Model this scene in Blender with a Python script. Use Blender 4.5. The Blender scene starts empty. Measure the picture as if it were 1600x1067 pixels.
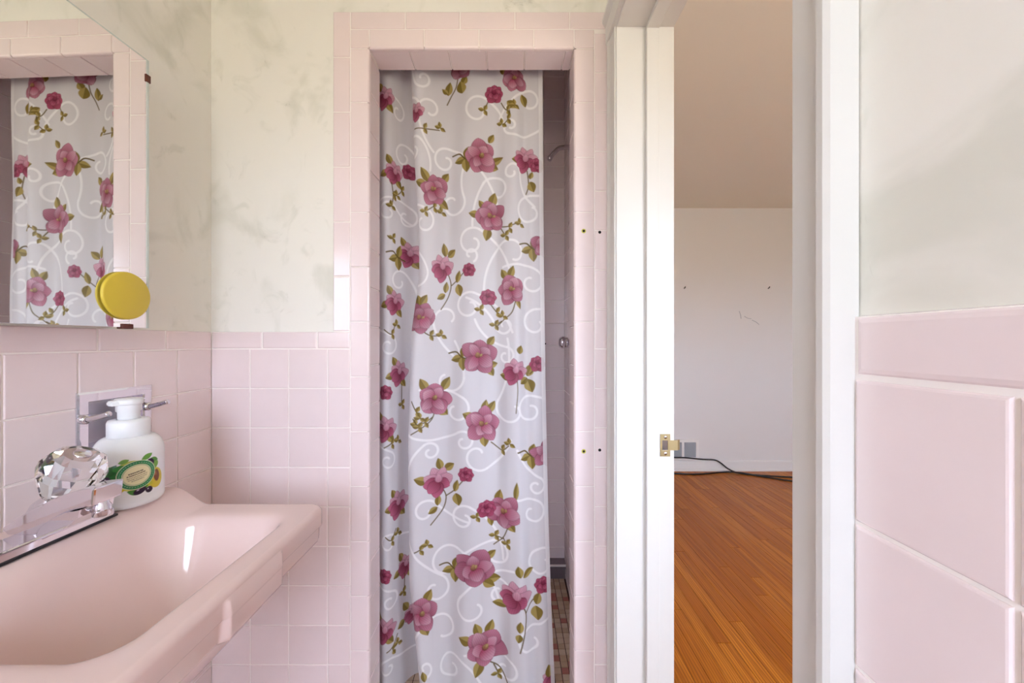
import bpy, bmesh, math, random
import numpy as np
from mathutils import Vector, Matrix

random.seed(7)
rng = np.random.default_rng(11)
sc = bpy.context.scene
COL = sc.collection
F = 601.0            # focal length in pixels of the 1600 px wide photograph
CAMZ = 1.2


def S(r, g, b):
    def l(c):
        c /= 255.0
        return c / 12.92 if c <= 0.04045 else ((c + 0.055) / 1.055) ** 2.4
    return (l(r), l(g), l(b), 1.0)


# ------------------------------------------------------------------ camera
cam_d = bpy.data.cameras.new('camera')
cam_d.sensor_width = 36.0
cam_d.lens = F / 1600.0 * 36.0
cam_d.clip_start = 0.01
cam = bpy.data.objects.new('camera', cam_d)
cam.location = (0, 0, CAMZ)
cam.rotation_euler = (math.pi / 2, 0, 0)
COL.objects.link(cam)
sc.camera = cam

# ------------------------------------------------------------------ daylight
SKY = 30.0
world = bpy.data.worlds.new('daylight')
sc.world = world
world.use_nodes = True
wn = world.node_tree.nodes
wl = world.node_tree.links
wn.clear()
wout = wn.new('ShaderNodeOutputWorld')
wbg = wn.new('ShaderNodeBackground')
wtc = wn.new('ShaderNodeTexCoord')
wsep = wn.new('ShaderNodeSeparateXYZ')
wmap = wn.new('ShaderNodeMapRange')
wmap.inputs[1].default_value = -0.06
wmap.inputs[2].default_value = 0.06
wmix = wn.new('ShaderNodeMix')
wmix.data_type = 'RGBA'
wmix.inputs[6].default_value = (0.46, 0.41, 0.33, 1)      # sunlit ground and house fronts
wmix.inputs[7].default_value = (0.79, 0.88, 1.08, 1)      # bright hazy sky
wl.new(wtc.outputs['Generated'], wsep.inputs[0])
wl.new(wsep.outputs[2], wmap.inputs[0])
wl.new(wmap.outputs[0], wmix.inputs[0])
wl.new(wmix.outputs[2], wbg.inputs[0])
wbg.inputs[1].default_value = SKY
wl.new(wbg.outputs[0], wout.inputs[0])


def portal(name, loc, rot, sx, sy):
    d = bpy.data.lights.new(name, 'AREA')
    d.shape = 'RECTANGLE'
    d.size = sx
    d.size_y = sy
    d.cycles.is_portal = True
    o = bpy.data.objects.new(name, d)
    o.location = loc
    o.rotation_euler = rot
    COL.objects.link(o)


# windows (out of the picture, behind the camera): x0, x1, z0, z1, y of the wall
WIN1 = (-0.62, 0.14, 1.02, 1.98, -1.15)
WIN2 = (0.85, 2.50, 0.90, 1.95, -0.75)
portal('window_bathroom_offscreen', ((WIN1[0] + WIN1[1]) / 2, WIN1[4] - 0.02, (WIN1[2] + WIN1[3]) / 2), (math.pi / 2, 0, math.pi),
       WIN1[1] - WIN1[0], WIN1[3] - WIN1[2])
portal('window_bedroom_offscreen', ((WIN2[0] + WIN2[1]) / 2, WIN2[4] - 0.02, (WIN2[2] + WIN2[3]) / 2), (math.pi / 2, 0, math.pi),
       WIN2[1] - WIN2[0], WIN2[3] - WIN2[2])

vs = sc.view_settings
sc.display_settings.display_device = 'sRGB'
vs.view_transform = 'Standard'
vs.look = 'None'
vs.gamma = 1.0
vs.use_curve_mapping = False
vs.exposure = -0.66
sc.cycles.max_bounces = 14
sc.cycles.diffuse_bounces = 7
sc.cycles.glossy_bounces = 6
sc.cycles.transmission_bounces = 12
sc.cycles.transparent_max_bounces = 16
sc.cycles.sample_clamp_indirect = 12.0
sc.cycles.caustics_refractive = False

# ------------------------------------------------------------------ materials
MATS = {}


def mat(name, col, rough=0.5, metal=0.0, spec=0.5, **kw):
    m = bpy.data.materials.new(name)
    m.use_nodes = True
    p = m.node_tree.nodes['Principled BSDF']
    p.inputs['Base Color'].default_value = col
    p.inputs['Roughness'].default_value = rough
    p.inputs['Metallic'].default_value = metal
    p.inputs['Specular IOR Level'].default_value = spec
    for k, v in kw.items():
        p.inputs[k.replace('_', ' ')].default_value = v
    MATS[name] = m
    return m


def nn(m, t, **kw):
    n = m.node_tree.nodes.new(t)
    for k, v in kw.items():
        setattr(n, k, v)
    return n


def ln(m, a, b):
    m.node_tree.links.new(a, b)


def mixc(m, fac, a, b, mode='MIX'):
    x = nn(m, 'ShaderNodeMix', data_type='RGBA', blend_type=mode)
    for sock, v in ((x.inputs[0], fac), (x.inputs[6], a), (x.inputs[7], b)):
        if isinstance(v, (int, float)):
            sock.default_value = v
        elif isinstance(v, tuple):
            sock.default_value = v
        else:
            ln(m, v, sock)
    return x.outputs[2]


def tile_material(name, base, amp=0.05, rough=0.16, spot=None):
    """glazed tile: every tile a shade of its own, faint cloudy glaze"""
    m = mat(name, base, rough)
    p = m.node_tree.nodes['Principled BSDF']
    oi = nn(m, 'ShaderNodeObjectInfo')
    mr = nn(m, 'ShaderNodeMapRange')
    mr.inputs[3].default_value = 1 - amp
    mr.inputs[4].default_value = 1 + amp * 0.6
    ln(m, oi.outputs['Random'], mr.inputs[0])
    hsv = nn(m, 'ShaderNodeHueSaturation')
    hsv.inputs['Color'].default_value = base
    ln(m, mr.outputs[0], hsv.inputs['Value'])
    tc = nn(m, 'ShaderNodeTexCoord')
    no = nn(m, 'ShaderNodeTexNoise')
    no.inputs['Scale'].default_value = 14
    no.inputs['Detail'].default_value = 3
    ln(m, tc.outputs['Object'], no.inputs['Vector'])
    mr2 = nn(m, 'ShaderNodeMapRange')
    mr2.inputs[3].default_value = 0.97
    mr2.inputs[4].default_value = 1.03
    ln(m, no.outputs[0], mr2.inputs[0])
    c = mixc(m, 1.0, hsv.outputs[0], mr2.outputs[0], 'MULTIPLY')
    ln(m, c, p.inputs['Base Color'])
    bp = nn(m, 'ShaderNodeBump')
    bp.inputs['Strength'].default_value = 0.05
    bp.inputs['Distance'].default_value = 0.004
    ln(m, no.outputs[0], bp.inputs['Height'])
    ln(m, bp.outputs[0], p.inputs['Normal'])
    return m


M_TILE = tile_material('pink_tile', S(234, 220, 220), 0.03)
M_STILE = M_TILE
M_GROUT = mat('white_grout', S(244, 238, 234), 0.8)
M_SGROUT = M_GROUT
M_SINK = mat('pink_vitreous_china', S(228, 205, 200), 0.10, spec=0.6)
M_CHROME = mat('chrome', (0.76, 0.75, 0.80, 1), 0.05, 1.0)
M_DULL = mat('tarnished_chrome', (0.42, 0.40, 0.40, 1), 0.22, 1.0)
M_WHITE = mat('white_plastic', S(238, 242, 244), 0.28)
M_YELLOW = mat('yellow_plastic', S(214, 190, 62), 0.42)
M_BRONZE = mat('brown_clip', S(88, 38, 26), 0.35, 0.3)
M_BLACK = mat('black_rubber', S(18, 18, 24), 0.45)
M_HOLE = mat('dark_hole', S(22, 18, 16), 0.9)
M_BRASS = mat('brass', S(190, 172, 128), 0.32, 0.9)
M_ANCHOR = mat('yellow_wall_plug', S(196, 190, 80), 0.6)
M_VENT = mat('grey_vent_slats', S(160, 164, 170), 0.5)
M_STONE = mat('grey_stone', S(120, 110, 116), 0.3)
M_WEDGE = mat('white_stone_edge', S(235, 232, 232), 0.4)
M_CEIL = mat('ceiling_paint', S(232, 227, 214), 0.9)
M_BEDWALL = mat('bedroom_wall_paint', S(224, 223, 222), 0.85)
M_BASEB = mat('baseboard_paint', S(230, 229, 227), 0.5)
M_BATHFL = mat('bathroom_floor_tile', S(205, 180, 170), 0.35)
M_MIRROR = mat('mirror_silver', (0.90, 0.92, 0.91, 1), 0.012, 1.0)
M_GEDGE = mat('mirror_glass_edge', S(206, 216, 210), 0.12)
M_CABBODY = mat('cabinet_steel', S(226, 222, 214), 0.4)
M_CRYSTAL = mat('clear_acrylic', (0.97, 0.985, 0.98, 1), 0.02)
M_CRYSTAL.node_tree.nodes['Principled BSDF'].inputs['Transmission Weight'].default_value = 1.0
M_CRYSTAL.node_tree.nodes['Principled BSDF'].inputs['IOR'].default_value = 1.49
M_MOS_A = mat('beige_mosaic', S(206, 182, 156), 0.35)
M_MOS_B = mat('tan_mosaic', S(190, 160, 130), 0.35)
M_MOS_R = mat('red_mosaic', S(178, 112, 98), 0.35)
M_MOSGROUT = mat('dark_grout', S(70, 46, 30), 0.8)


def trim_paint():
    m = mat('white_trim_paint', S(212, 211, 206), 0.32)
    p = m.node_tree.nodes['Principled BSDF']
    tc = nn(m, 'ShaderNodeTexCoord')
    no = nn(m, 'ShaderNodeTexNoise')
    no.inputs['Scale'].default_value = 40
    ln(m, tc.outputs['Object'], no.inputs['Vector'])
    bp = nn(m, 'ShaderNodeBump')
    bp.inputs['Strength'].default_value = 0.08
    bp.inputs['Distance'].default_value = 0.002
    ln(m, no.outputs[0], bp.inputs['Height'])
    ln(m, bp.outputs[0], p.inputs['Normal'])
    return m


M_TRIM = trim_paint()


def wallpaper():
    """pale marbled wallpaper: grey-green clouds and a few thin veins"""
    m = mat('marbled_wallpaper', S(236, 235, 226), 0.75)
    p = m.node_tree.nodes['Principled BSDF']
    tc = nn(m, 'ShaderNodeTexCoord')
    n1 = nn(m, 'ShaderNodeTexNoise')
    n1.inputs['Scale'].default_value = 5.5
    n1.inputs['Detail'].default_value = 5
    n1.inputs['Distortion'].default_value = 0.8
    ln(m, tc.outputs['Object'], n1.inputs['Vector'])
    r1 = nn(m, 'ShaderNodeMapRange', interpolation_type='SMOOTHSTEP')
    r1.inputs[1].default_value = 0.5
    r1.inputs[2].default_value = 0.72
    ln(m, n1.outputs[0], r1.inputs[0])
    n2 = nn(m, 'ShaderNodeTexNoise')
    n2.inputs['Scale'].default_value = 13
    n2.inputs['Detail'].default_value = 4
    n2.inputs['Distortion'].default_value = 1.2
    ln(m, tc.outputs['Object'], n2.inputs['Vector'])
    r2 = nn(m, 'ShaderNodeMapRange', interpolation_type='SMOOTHSTEP')
    r2.inputs[1].default_value = 0.56
    r2.inputs[2].default_value = 0.74
    ln(m, n2.outputs[0], r2.inputs[0])
    c1 = mixc(m, r1.outputs[0], S(236, 235, 227), S(219, 219, 208))
    mul = nn(m, 'ShaderNodeMath', operation='MULTIPLY')
    mul.inputs[1].default_value = 0.4
    ln(m, r2.outputs[0], mul.inputs[0])
    c2 = mixc(m, mul.outputs[0], c1, S(206, 208, 196))
    n3 = nn(m, 'ShaderNodeTexNoise')
    n3.inputs['Scale'].default_value = 4.2
    n3.inputs['Detail'].default_value = 7
    n3.inputs['Distortion'].default_value = 1.6
    ln(m, tc.outputs['Object'], n3.inputs['Vector'])
    sub = nn(m, 'ShaderNodeMath', operation='SUBTRACT')
    sub.inputs[1].default_value = 0.5
    ln(m, n3.outputs[0], sub.inputs[0])
    ab = nn(m, 'ShaderNodeMath', operation='ABSOLUTE')
    ln(m, sub.outputs[0], ab.inputs[0])
    r3 = nn(m, 'ShaderNodeMapRange')
    r3.inputs[1].default_value = 0.0
    r3.inputs[2].default_value = 0.006
    r3.inputs[3].default_value = 1.0
    r3.inputs[4].default_value = 0.0
    ln(m, ab.outputs[0], r3.inputs[0])
    m4 = nn(m, 'ShaderNodeMath', operation='MULTIPLY')
    ln(m, r3.outputs[0], m4.inputs[0])
    ln(m, r2.outputs[0], m4.inputs[1])
    m5 = nn(m, 'ShaderNodeMath', operation='MULTIPLY')
    m5.inputs[1].default_value = 0.35
    ln(m, m4.outputs[0], m5.inputs[0])
    c3 = mixc(m, m5.outputs[0], c2, S(170, 168, 156))
    ln(m, c3, p.inputs['Base Color'])
    return m


M_PAPER = wallpaper()


def wood():
    m = mat('oak_strip', S(170, 100, 40), 0.36, spec=0.3)
    p = m.node_tree.nodes['Principled BSDF']
    oi = nn(m, 'ShaderNodeObjectInfo')
    tc = nn(m, 'ShaderNodeTexCoord')
    ad = nn(m, 'ShaderNodeVectorMath', operation='ADD')
    sc1 = nn(m, 'ShaderNodeVectorMath', operation='SCALE')
    cmb = nn(m, 'ShaderNodeCombineXYZ')
    for k in range(3):
        ln(m, oi.outputs['Random'], cmb.inputs[k])
    ln(m, cmb.outputs[0], sc1.inputs[0])
    sc1.inputs['Scale'].default_value = 37.0
    ln(m, tc.outputs['Object'], ad.inputs[0])
    ln(m, sc1.outputs[0], ad.inputs[1])
    mp = nn(m, 'ShaderNodeMapping')
    mp.inputs['Scale'].default_value = (60, 2.2, 20)
    ln(m, ad.outputs[0], mp.inputs[0])
    n1 = nn(m, 'ShaderNodeTexNoise')
    n1.inputs['Scale'].default_value = 1.0
    n1.inputs['Detail'].default_value = 5
    n1.inputs['Distortion'].default_value = 0.6
    ln(m, mp.outputs[0], n1.inputs['Vector'])
    mp2 = nn(m, 'ShaderNodeMapping')
    mp2.inputs['Scale'].default_value = (14, 1.1, 8)
    ln(m, ad.outputs[0], mp2.inputs[0])
    wv = nn(m, 'ShaderNodeTexWave', wave_type='BANDS', bands_direction='X')
    wv.inputs['Scale'].default_value = 2.2
    wv.inputs['Distortion'].default_value = 9.0
    wv.inputs['Detail'].default_value = 3
    wv.inputs['Detail Scale'].default_value = 0.7
    ln(m, mp2.outputs[0], wv.inputs['Vector'])
    rr = nn(m, 'ShaderNodeMapRange')
    rr.inputs[1].default_value = 0.0
    rr.inputs[2].default_value = 1.0
    ln(m, oi.outputs['Random'], rr.inputs[0])
    base = mixc(m, rr.outputs[0], S(176, 98, 14), S(208, 130, 36))
    r1 = nn(m, 'ShaderNodeMapRange')
    r1.inputs[1].default_value = 0.45
    r1.inputs[2].default_value = 0.72
    r1.inputs[4].default_value = 0.85
    ln(m, n1.outputs[0], r1.inputs[0])
    c1 = mixc(m, r1.outputs[0], base, S(144, 70, 6))
    r2 = nn(m, 'ShaderNodeMapRange')
    r2.inputs[1].default_value = 0.72
    r2.inputs[2].default_value = 1.0
    r2.inputs[4].default_value = 0.8
    ln(m, wv.outputs[0], r2.inputs[0])
    c2 = mixc(m, r2.outputs[0], c1, S(128, 64, 12))
    ln(m, c2, p.inputs['Base Color'])
    return m


M_WOOD = wood()
M_SUB = mat('floor_joint', S(70, 34, 12), 0.8)


def attr_material(name, attr, rough, sheer=False):
    m = bpy.data.materials.new(name)
    m.use_nodes = True
    nt = m.node_tree
    p = nt.nodes['Principled BSDF']
    at = nn(m, 'ShaderNodeAttribute', attribute_name=attr)
    ln(m, at.outputs['Color'], p.inputs['Base Color'])
    p.inputs['Roughness'].default_value = rough
    if sheer:
        p.inputs['Specular IOR Level'].default_value = 0.35
        tl = nn(m, 'ShaderNodeBsdfTranslucent')
        ln(m, at.outputs['Color'], tl.inputs[0])
        mx = nn(m, 'ShaderNodeMixShader')
        mx.inputs[0].default_value = 0.38
        ln(m, p.outputs[0], mx.inputs[1])
        ln(m, tl.outputs[0], mx.inputs[2])
        tr = nn(m, 'ShaderNodeBsdfTransparent')
        mx2 = nn(m, 'ShaderNodeMixShader')
        ln(m, at.outputs['Alpha'], mx2.inputs[0])
        ln(m, tr.outputs[0], mx2.inputs[1])
        ln(m, mx.outputs[0], mx2.inputs[2])
        ln(m, mx2.outputs[0], nt.nodes['Material Output'].inputs[0])
    return m


M_CURTAIN = attr_material('printed_sheer_curtain', 'print', 0.38, True)
M_LABEL = attr_material('printed_bottle', 'print', 0.25)

# ------------------------------------------------------------------ helpers


def tag(o, label=None, cat=None, group=None, kind=None):
    if label:
        o['label'] = label
    if cat:
        o['category'] = cat
    if group:
        o['group'] = group
    if kind:
        o['kind'] = kind
    return o


def empty(name, loc=(0, 0, 0)):
    o = bpy.data.objects.new(name, None)
    o.location = loc
    o.empty_display_size = 0.05
    COL.objects.link(o)
    return o


def link(name, me, parent=None, mtx=None):
    o = bpy.data.objects.new(name, me)
    COL.objects.link(o)
    if parent is not None:
        o.parent = parent
        o.matrix_parent_inverse = Matrix.Identity(4)
        base = Matrix.Translation(parent_world(parent)).inverted()
        o.matrix_basis = base @ (mtx if mtx is not None else Matrix.Identity(4))
    elif mtx is not None:
        o.matrix_basis = mtx
    return o


def parent_world(p):
    v = Vector(p.location)
    while p.parent is not None:
        p = p.parent
        v = v + Vector(p.location)
    return v


def from_bm(name, bm, material, parent=None, smooth=False):
    me = bpy.data.meshes.new(name)
    bmesh.ops.recalc_face_normals(bm, faces=bm.faces)
    bm.to_mesh(me)
    bm.free()
    me.materials.append(material)
    if smooth:
        me.polygons.foreach_set('use_smooth', [True] * len(me.polygons))
    return link(name, me, parent)


def add_box(bm, a, b):
    x0, y0, z0 = a
    x1, y1, z1 = b
    v = [bm.verts.new(p) for p in ((x0, y0, z0), (x1, y0, z0), (x1, y1, z0), (x0, y1, z0),
                                   (x0, y0, z1), (x1, y0, z1), (x1, y1, z1), (x0, y1, z1))]
    for f in ((3, 2, 1, 0), (4, 5, 6, 7), (0, 1, 5, 4), (1, 2, 6, 5), (2, 3, 7, 6), (3, 0, 4, 7)):
        bm.faces.new([v[i] for i in f])


def boxes(name, lst, material, parent=None, bevel=0.0, seg=2):
    bm = bmesh.new()
    for a, b in lst:
        add_box(bm, a, b)
    if bevel:
        bmesh.ops.bevel(bm, geom=bm.edges[:], offset=bevel, segments=seg, affect='EDGES', profile=0.5)
    return from_bm(name, bm, material, parent)


def prism(name, poly, axis, a, b, material, parent=None, bevel=0.0, seg=2, smooth=False):
    """polygon (2d) extruded along axis 'x','y' or 'z' from a to b"""
    bm = bmesh.new()

    def P(p, h):
        if axis == 'x':
            return (h, p[0], p[1])
        if axis == 'y':
            return (p[0], h, p[1])
        return (p[0], p[1], h)
    va = [bm.verts.new(P(p, a)) for p in poly]
    vb = [bm.verts.new(P(p, b)) for p in poly]
    n = len(poly)
    bm.faces.new(va)
    bm.faces.new(vb[::-1])
    for i in range(n):
        bm.faces.new([va[i], vb[i], vb[(i + 1) % n], va[(i + 1) % n]])
    if bevel:
        bmesh.ops.recalc_face_normals(bm, faces=bm.faces)
        bmesh.ops.bevel(bm, geom=bm.edges[:], offset=bevel, segments=seg, affect='EDGES', profile=0.5)
    return from_bm(name, bm, material, parent, smooth)


def lathe(name, prof, material, parent=None, center=(0, 0, 0), axis=(0, 0, 1), n=32, smooth=True, squash=1.0):
    """prof: (radius, height) pairs; squash scales the second radial axis"""
    q = Vector((0, 0, 1)).rotation_difference(Vector(axis).normalized()).to_matrix()
    bm = bmesh.new()
    rings = []
    for r, h in prof:
        if r < 1e-6:
            rings.append([bm.verts.new(q @ Vector((0, 0, h)) + Vector(center))])
        else:
            rings.append([bm.verts.new(q @ Vector((r * math.cos(2 * math.pi * i / n), r * squash * math.sin(2 * math.pi * i / n), h)) + Vector(center))
                          for i in range(n)])
    for A, B in zip(rings[:-1], rings[1:]):
        for i in range(n):
            j = (i + 1) % n
            if len(A) == 1 and len(B) == 1:
                continue
            if len(A) == 1:
                bm.faces.new([A[0], B[i], B[j]])
            elif len(B) == 1:
                bm.faces.new([A[i], B[0], A[j]])
            else:
                bm.faces.new([A[i], B[i], B[j], A[j]])
    return from_bm(name, bm, material, parent, smooth)


def tube(name, pts, r, material, parent=None, n=10, caps=True, sub=8):
    pts = [Vector(p) for p in pts]
    # Catmull-Rom refinement
    fine = []
    ext = [pts[0] * 2 - pts[1]] + pts + [pts[-1] * 2 - pts[-2]]
    for i in range(1, len(ext) - 2):
        p0, p1, p2, p3 = ext[i - 1:i + 3]
        for k in range(sub):
            t = k / sub
            fine.append(0.5 * ((2 * p1) + (p2 - p0) * t + (2 * p0 - 5 * p1 + 4 * p2 - p3) * t * t + (3 * p1 - p0 - 3 * p2 + p3) * t ** 3))
    fine.append(pts[-1])
    bm = bmesh.new()
    rings = []
    up = Vector((0.13, 0.21, 0.97))
    for i, p in enumerate(fine):
        d = (fine[min(i + 1, len(fine) - 1)] - fine[max(i - 1, 0)]).normalized()
        a = d.cross(up)
        if a.length < 1e-4:
            a = d.cross(Vector((1, 0, 0)))
        a.normalize()
        b = d.cross(a)
        rings.append([bm.verts.new(p + (a * math.cos(2 * math.pi * k / n) + b * math.sin(2 * math.pi * k / n)) * r) for k in range(n)])
    for A, B in zip(rings[:-1], rings[1:]):
        for k in range(n):
            bm.faces.new([A[k], B[k], B[(k + 1) % n], A[(k + 1) % n]])
    if caps:
        bm.faces.new(rings[0])
        bm.faces.new(rings[-1][::-1])
    return from_bm(name, bm, material, parent, True)


# ---- tiles ---------------------------------------------------------------
TCACHE = {}


def tile_mesh(w, h, t, b, material):
    key = (round(w, 4), round(h, 4), round(t, 4), round(b, 4), material.name)
    if key in TCACHE:
        return TCACHE[key]
    w, h = key[0], key[1]
    rings = [(0, 0.0), (0, t - b), (b * 0.12, t - b * 0.5), (b * 0.5, t - b * 0.12), (b, t)]
    V, Fc = [], []
    for ins, z in rings:
        V += [(ins, ins, z), (w - ins, ins, z), (w - ins, h - ins, z), (ins, h - ins, z)]
    for k in range(len(rings) - 1):
        for i in range(4):
            j = (i + 1) % 4
            Fc.append((4 * k + i, 4 * k + j, 4 * k + 4 + j, 4 * k + 4 + i))
    o = 4 * (len(rings) - 1)
    Fc.append((o, o + 1, o + 2, o + 3))
    me = bpy.data.meshes.new('tile')
    me.from_pydata(V, [], Fc)
    me.materials.append(material)
    TCACHE[key] = me
    return me


def frame(org, u, v):
    """matrix with local x=u, y=v, z=u x v"""
    u, v = Vector(u), Vector(v)
    n = u.cross(v)
    return Matrix(((u.x, v.x, n.x, org[0]), (u.y, v.y, n.y, org[1]), (u.z, v.z, n.z, org[2]), (0, 0, 0, 1)))


JG = 0.0026     # joint width
TT = 0.006      # tile thickness


def tile(parent, org, u, v, w, h, material=None, b=0.0022, t=TT):
    """org: corner of the cell on the wall plane behind the tile"""
    material = material or M_TILE
    if w < 0.008 or h < 0.008:
        return
    me = tile_mesh(w - JG, h - JG, t, b, material)
    uu, vv = Vector(u), Vector(v)
    jit = random.uniform(-0.0002, 0.0002)
    o = Vector(org) + uu * (JG / 2) + vv * (JG / 2) + uu.cross(vv) * jit
    return link('tile', me, parent, frame(o, u, v))


def bull_tile(parent, org, u, v, w, h, r=0.007, both=False):
    """edge tile whose far-u edge is rounded over (bullnose)"""
    key = ('bull', round(w, 4), round(h, 4), r)
    if key not in TCACHE:
        ww, hh = w - JG / 2, h - JG
        b = 0.0018
        prof = [(0, 0), (0, TT - b), (b * 0.3, TT - b * 0.3), (b, TT)]
        for k in range(1, 7):
            a = k / 6 * math.pi / 2
            prof.append((ww - r + r * math.sin(a), TT - r + r * math.cos(a)))
        prof.append((ww, -0.004))
        prof.append((ww - 0.004, -0.004))
        V, Fc = [], []
        n = len(prof)
        for y, ins in ((0, b), (b, 0), (hh - b, 0), (hh, b)):
            for x, z in prof:
                V.append((min(max(x, 0), ww - (ins * 0.3 if x > ww - r * 0.5 else 0)), y, z - (ins * 0.6 if z > TT * 0.5 else 0)))
        for k in range(3):
            for i in range(n - 1):
                Fc.append((k * n + i, (k + 1) * n + i, (k + 1) * n + i + 1, k * n + i + 1))
        Fc.append(tuple(range(n)))
        Fc.append(tuple(range(4 * n - 1, 3 * n - 1, -1)))
        me = bpy.data.meshes.new('tile')
        me.from_pydata(V, [], Fc)
        bm = bmesh.new()
        bm.from_mesh(me)
        bmesh.ops.recalc_face_normals(bm, faces=bm.faces)
        bm.to_mesh(me)
        bm.free()
        me.materials.append(M_TILE)
        TCACHE[key] = me
    uu, vv = Vector(u), Vector(v)
    o = Vector(org) + uu * (JG / 2) + vv * (JG / 2)
    n = uu.cross(vv)
    return link('tile', TCACHE[key], parent, frame(o, u, v))


def poly_tile(parent, pts, org, u, v):
    """tile cut to an outline (list of 2d points)"""
    bm = bmesh.new()
    f = bm.faces.new([bm.verts.new((p[0], p[1], 0)) for p in pts])
    r = bmesh.ops.extrude_face_region(bm, geom=[f])
    vs_ = [e for e in r['geom'] if isinstance(e, bmesh.types.BMVert)]
    bmesh.ops.translate(bm, verts=vs_, vec=(0, 0, TT))
    top = [e for e in bm.edges if all(abs(w_.co.z - TT) < 1e-6 for w_ in e.verts)]
    bmesh.ops.recalc_face_normals(bm, faces=bm.faces)
    bmesh.ops.bevel(bm, geom=top, offset=0.0022, segments=3, affect='EDGES', profile=0.5)
    me = bpy.data.meshes.new('tile')
    bm.to_mesh(me)
    bm.free()
    me.materials.append(M_TILE)
    return link('tile', me, parent, frame(org, u, v))


# ------------------------------------------------------------------ room measures (m)
XL, XR = -0.842, 0.263            # tile faces of the left and right wall
YB = 1.078                        # tile face of the wall with the shower
YN = WIN1[4]                      # wall behind the camera
PL = TT - 0.001                   # tile face stands this far in front of the plaster
CH = 2.56                         # bathroom ceiling
PITCH = 0.1106
CAP0, CAP1 = 1.1794, 1.228        # cap row
OX0, OX1, OZ = -0.400, 0.174, 2.0206   # shower opening
YS = 1.166                        # shower side of that wall
SXL, SXR, SYB = -0.50, 0.259, 1.900
DY0, DY1, DZ = 0.351, 0.965, 1.989     # doorway in the right wall
XBED = 0.405                      # bedroom side of the right wall
BYF, BXR, BCH = 3.58, 3.25, 2.44

X_, Y_, Z_ = Vector((1, 0, 0)), Vector((0, 1, 0)), Vector((0, 0, 1))

# floors and ceilings
fl = boxes('floor', [((XL - 0.1, YN, -0.08), (XBED, YS, 0.0))], M_BATHFL)
tag(fl, 'pale pink bathroom floor below the sink', 'floor', kind='structure')
ce = boxes('ceiling', [((XL - 0.1, YN - 0.1, CH), (XBED - 0.02, SYB + 0.1, CH + 0.08))], M_CEIL)
tag(ce, 'white painted ceiling above the bathroom and shower', 'ceiling', kind='structure')

# ---- left wall -----------------------------------------------------------
HOLE = (0.7475, 0.882, 0.961, 1.084)      # recess of the chrome holder: y0 y1 z0 z1
xp = XL - PL                               # plaster plane
wl_o = boxes('wall_left', [
    ((xp - 0.1, YN, 0), (xp, YB + 0.02, HOLE[2])),
    ((xp - 0.1, YN, HOLE[3]), (xp, YB + 0.02, CH)),
    ((xp - 0.1, YN, HOLE[2]), (xp, HOLE[0], HOLE[3])),
    ((xp - 0.1, HOLE[1], HOLE[2]), (xp, YB + 0.02, HOLE[3]))], M_PAPER)
tag(wl_o, 'wall behind the sink, marbled wallpaper above pink tile wainscot', 'wall', kind='structure')
g = 0.0040
boxes('grout', [
    ((xp - 0.002, YN, 0), (xp + g, YB + 0.004, HOLE[2])),
    ((xp - 0.002, YN, HOLE[3]), (xp + g, YB + 0.004, CAP1 - 0.002)),
    ((xp - 0.002, YN, HOLE[2]), (xp + g, HOLE[0], HOLE[3])),
    ((xp - 0.002, HOLE[1], HOLE[2]), (xp + g, YB + 0.004, HOLE[3]))], M_GROUT, wl_o)
# columns run from the corner towards the camera; wall normal +X: u=+Y, v=+Z
rows = []
z = CAP0
while z > 0.01:
    rows.append((max(z - PITCH, 0.0), z))
    z -= PITCH
cols = []
y = YB
while y > YN + 0.02:
    cols.append((max(y - PITCH, YN), y))
    y -= PITCH
off = Vector((PL - TT, 0, 0))
for (z0, z1) in rows:
    for (y0, y1) in cols:
        hy = y0 < HOLE[1] and y1 > HOLE[0] + 0.004
        hz = z0 < HOLE[3] and z1 > HOLE[2] + 0.004
        if hy and hz:
            if y1 <= HOLE[1]:                       # column wholly behind the plate
                if z1 > HOLE[3]:
                    tile(wl_o, (xp, y0, HOLE[3]), Y_, Z_, y1 - y0, z1 - HOLE[3])
            elif z1 > HOLE[3] + 0.01:               # L-shaped cut around the plate's corner
                j = JG / 2
                a, b_ = HOLE[1] - y0 + 0.002, HOLE[3] - z0 + 0.002
                poly_tile(wl_o, [(j, b_), (a, b_), (a, j), (y1 - y0 - j, j), (y1 - y0 - j, z1 - z0 - j), (j, z1 - z0 - j)],
                          (xp, y0, z0), Y_, Z_)
            else:
                tile(wl_o, (xp, HOLE[1], z0), Y_, Z_, y1 - HOLE[1], z1 - z0)
        else:
            tile(wl_o, (xp, y0, z0), Y_, Z_, y1 - y0, z1 - z0)
y = YB
first = True
while y > YN + 0.02:
    w = 0.142 if first else 0.1537
    first = False
    y0 = max(y - w, YN)
    tile(wl_o, (xp, y0, CAP0), Y_, Z_, y - y0, CAP1 - CAP0, b=0.004)
    y = y0

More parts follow.
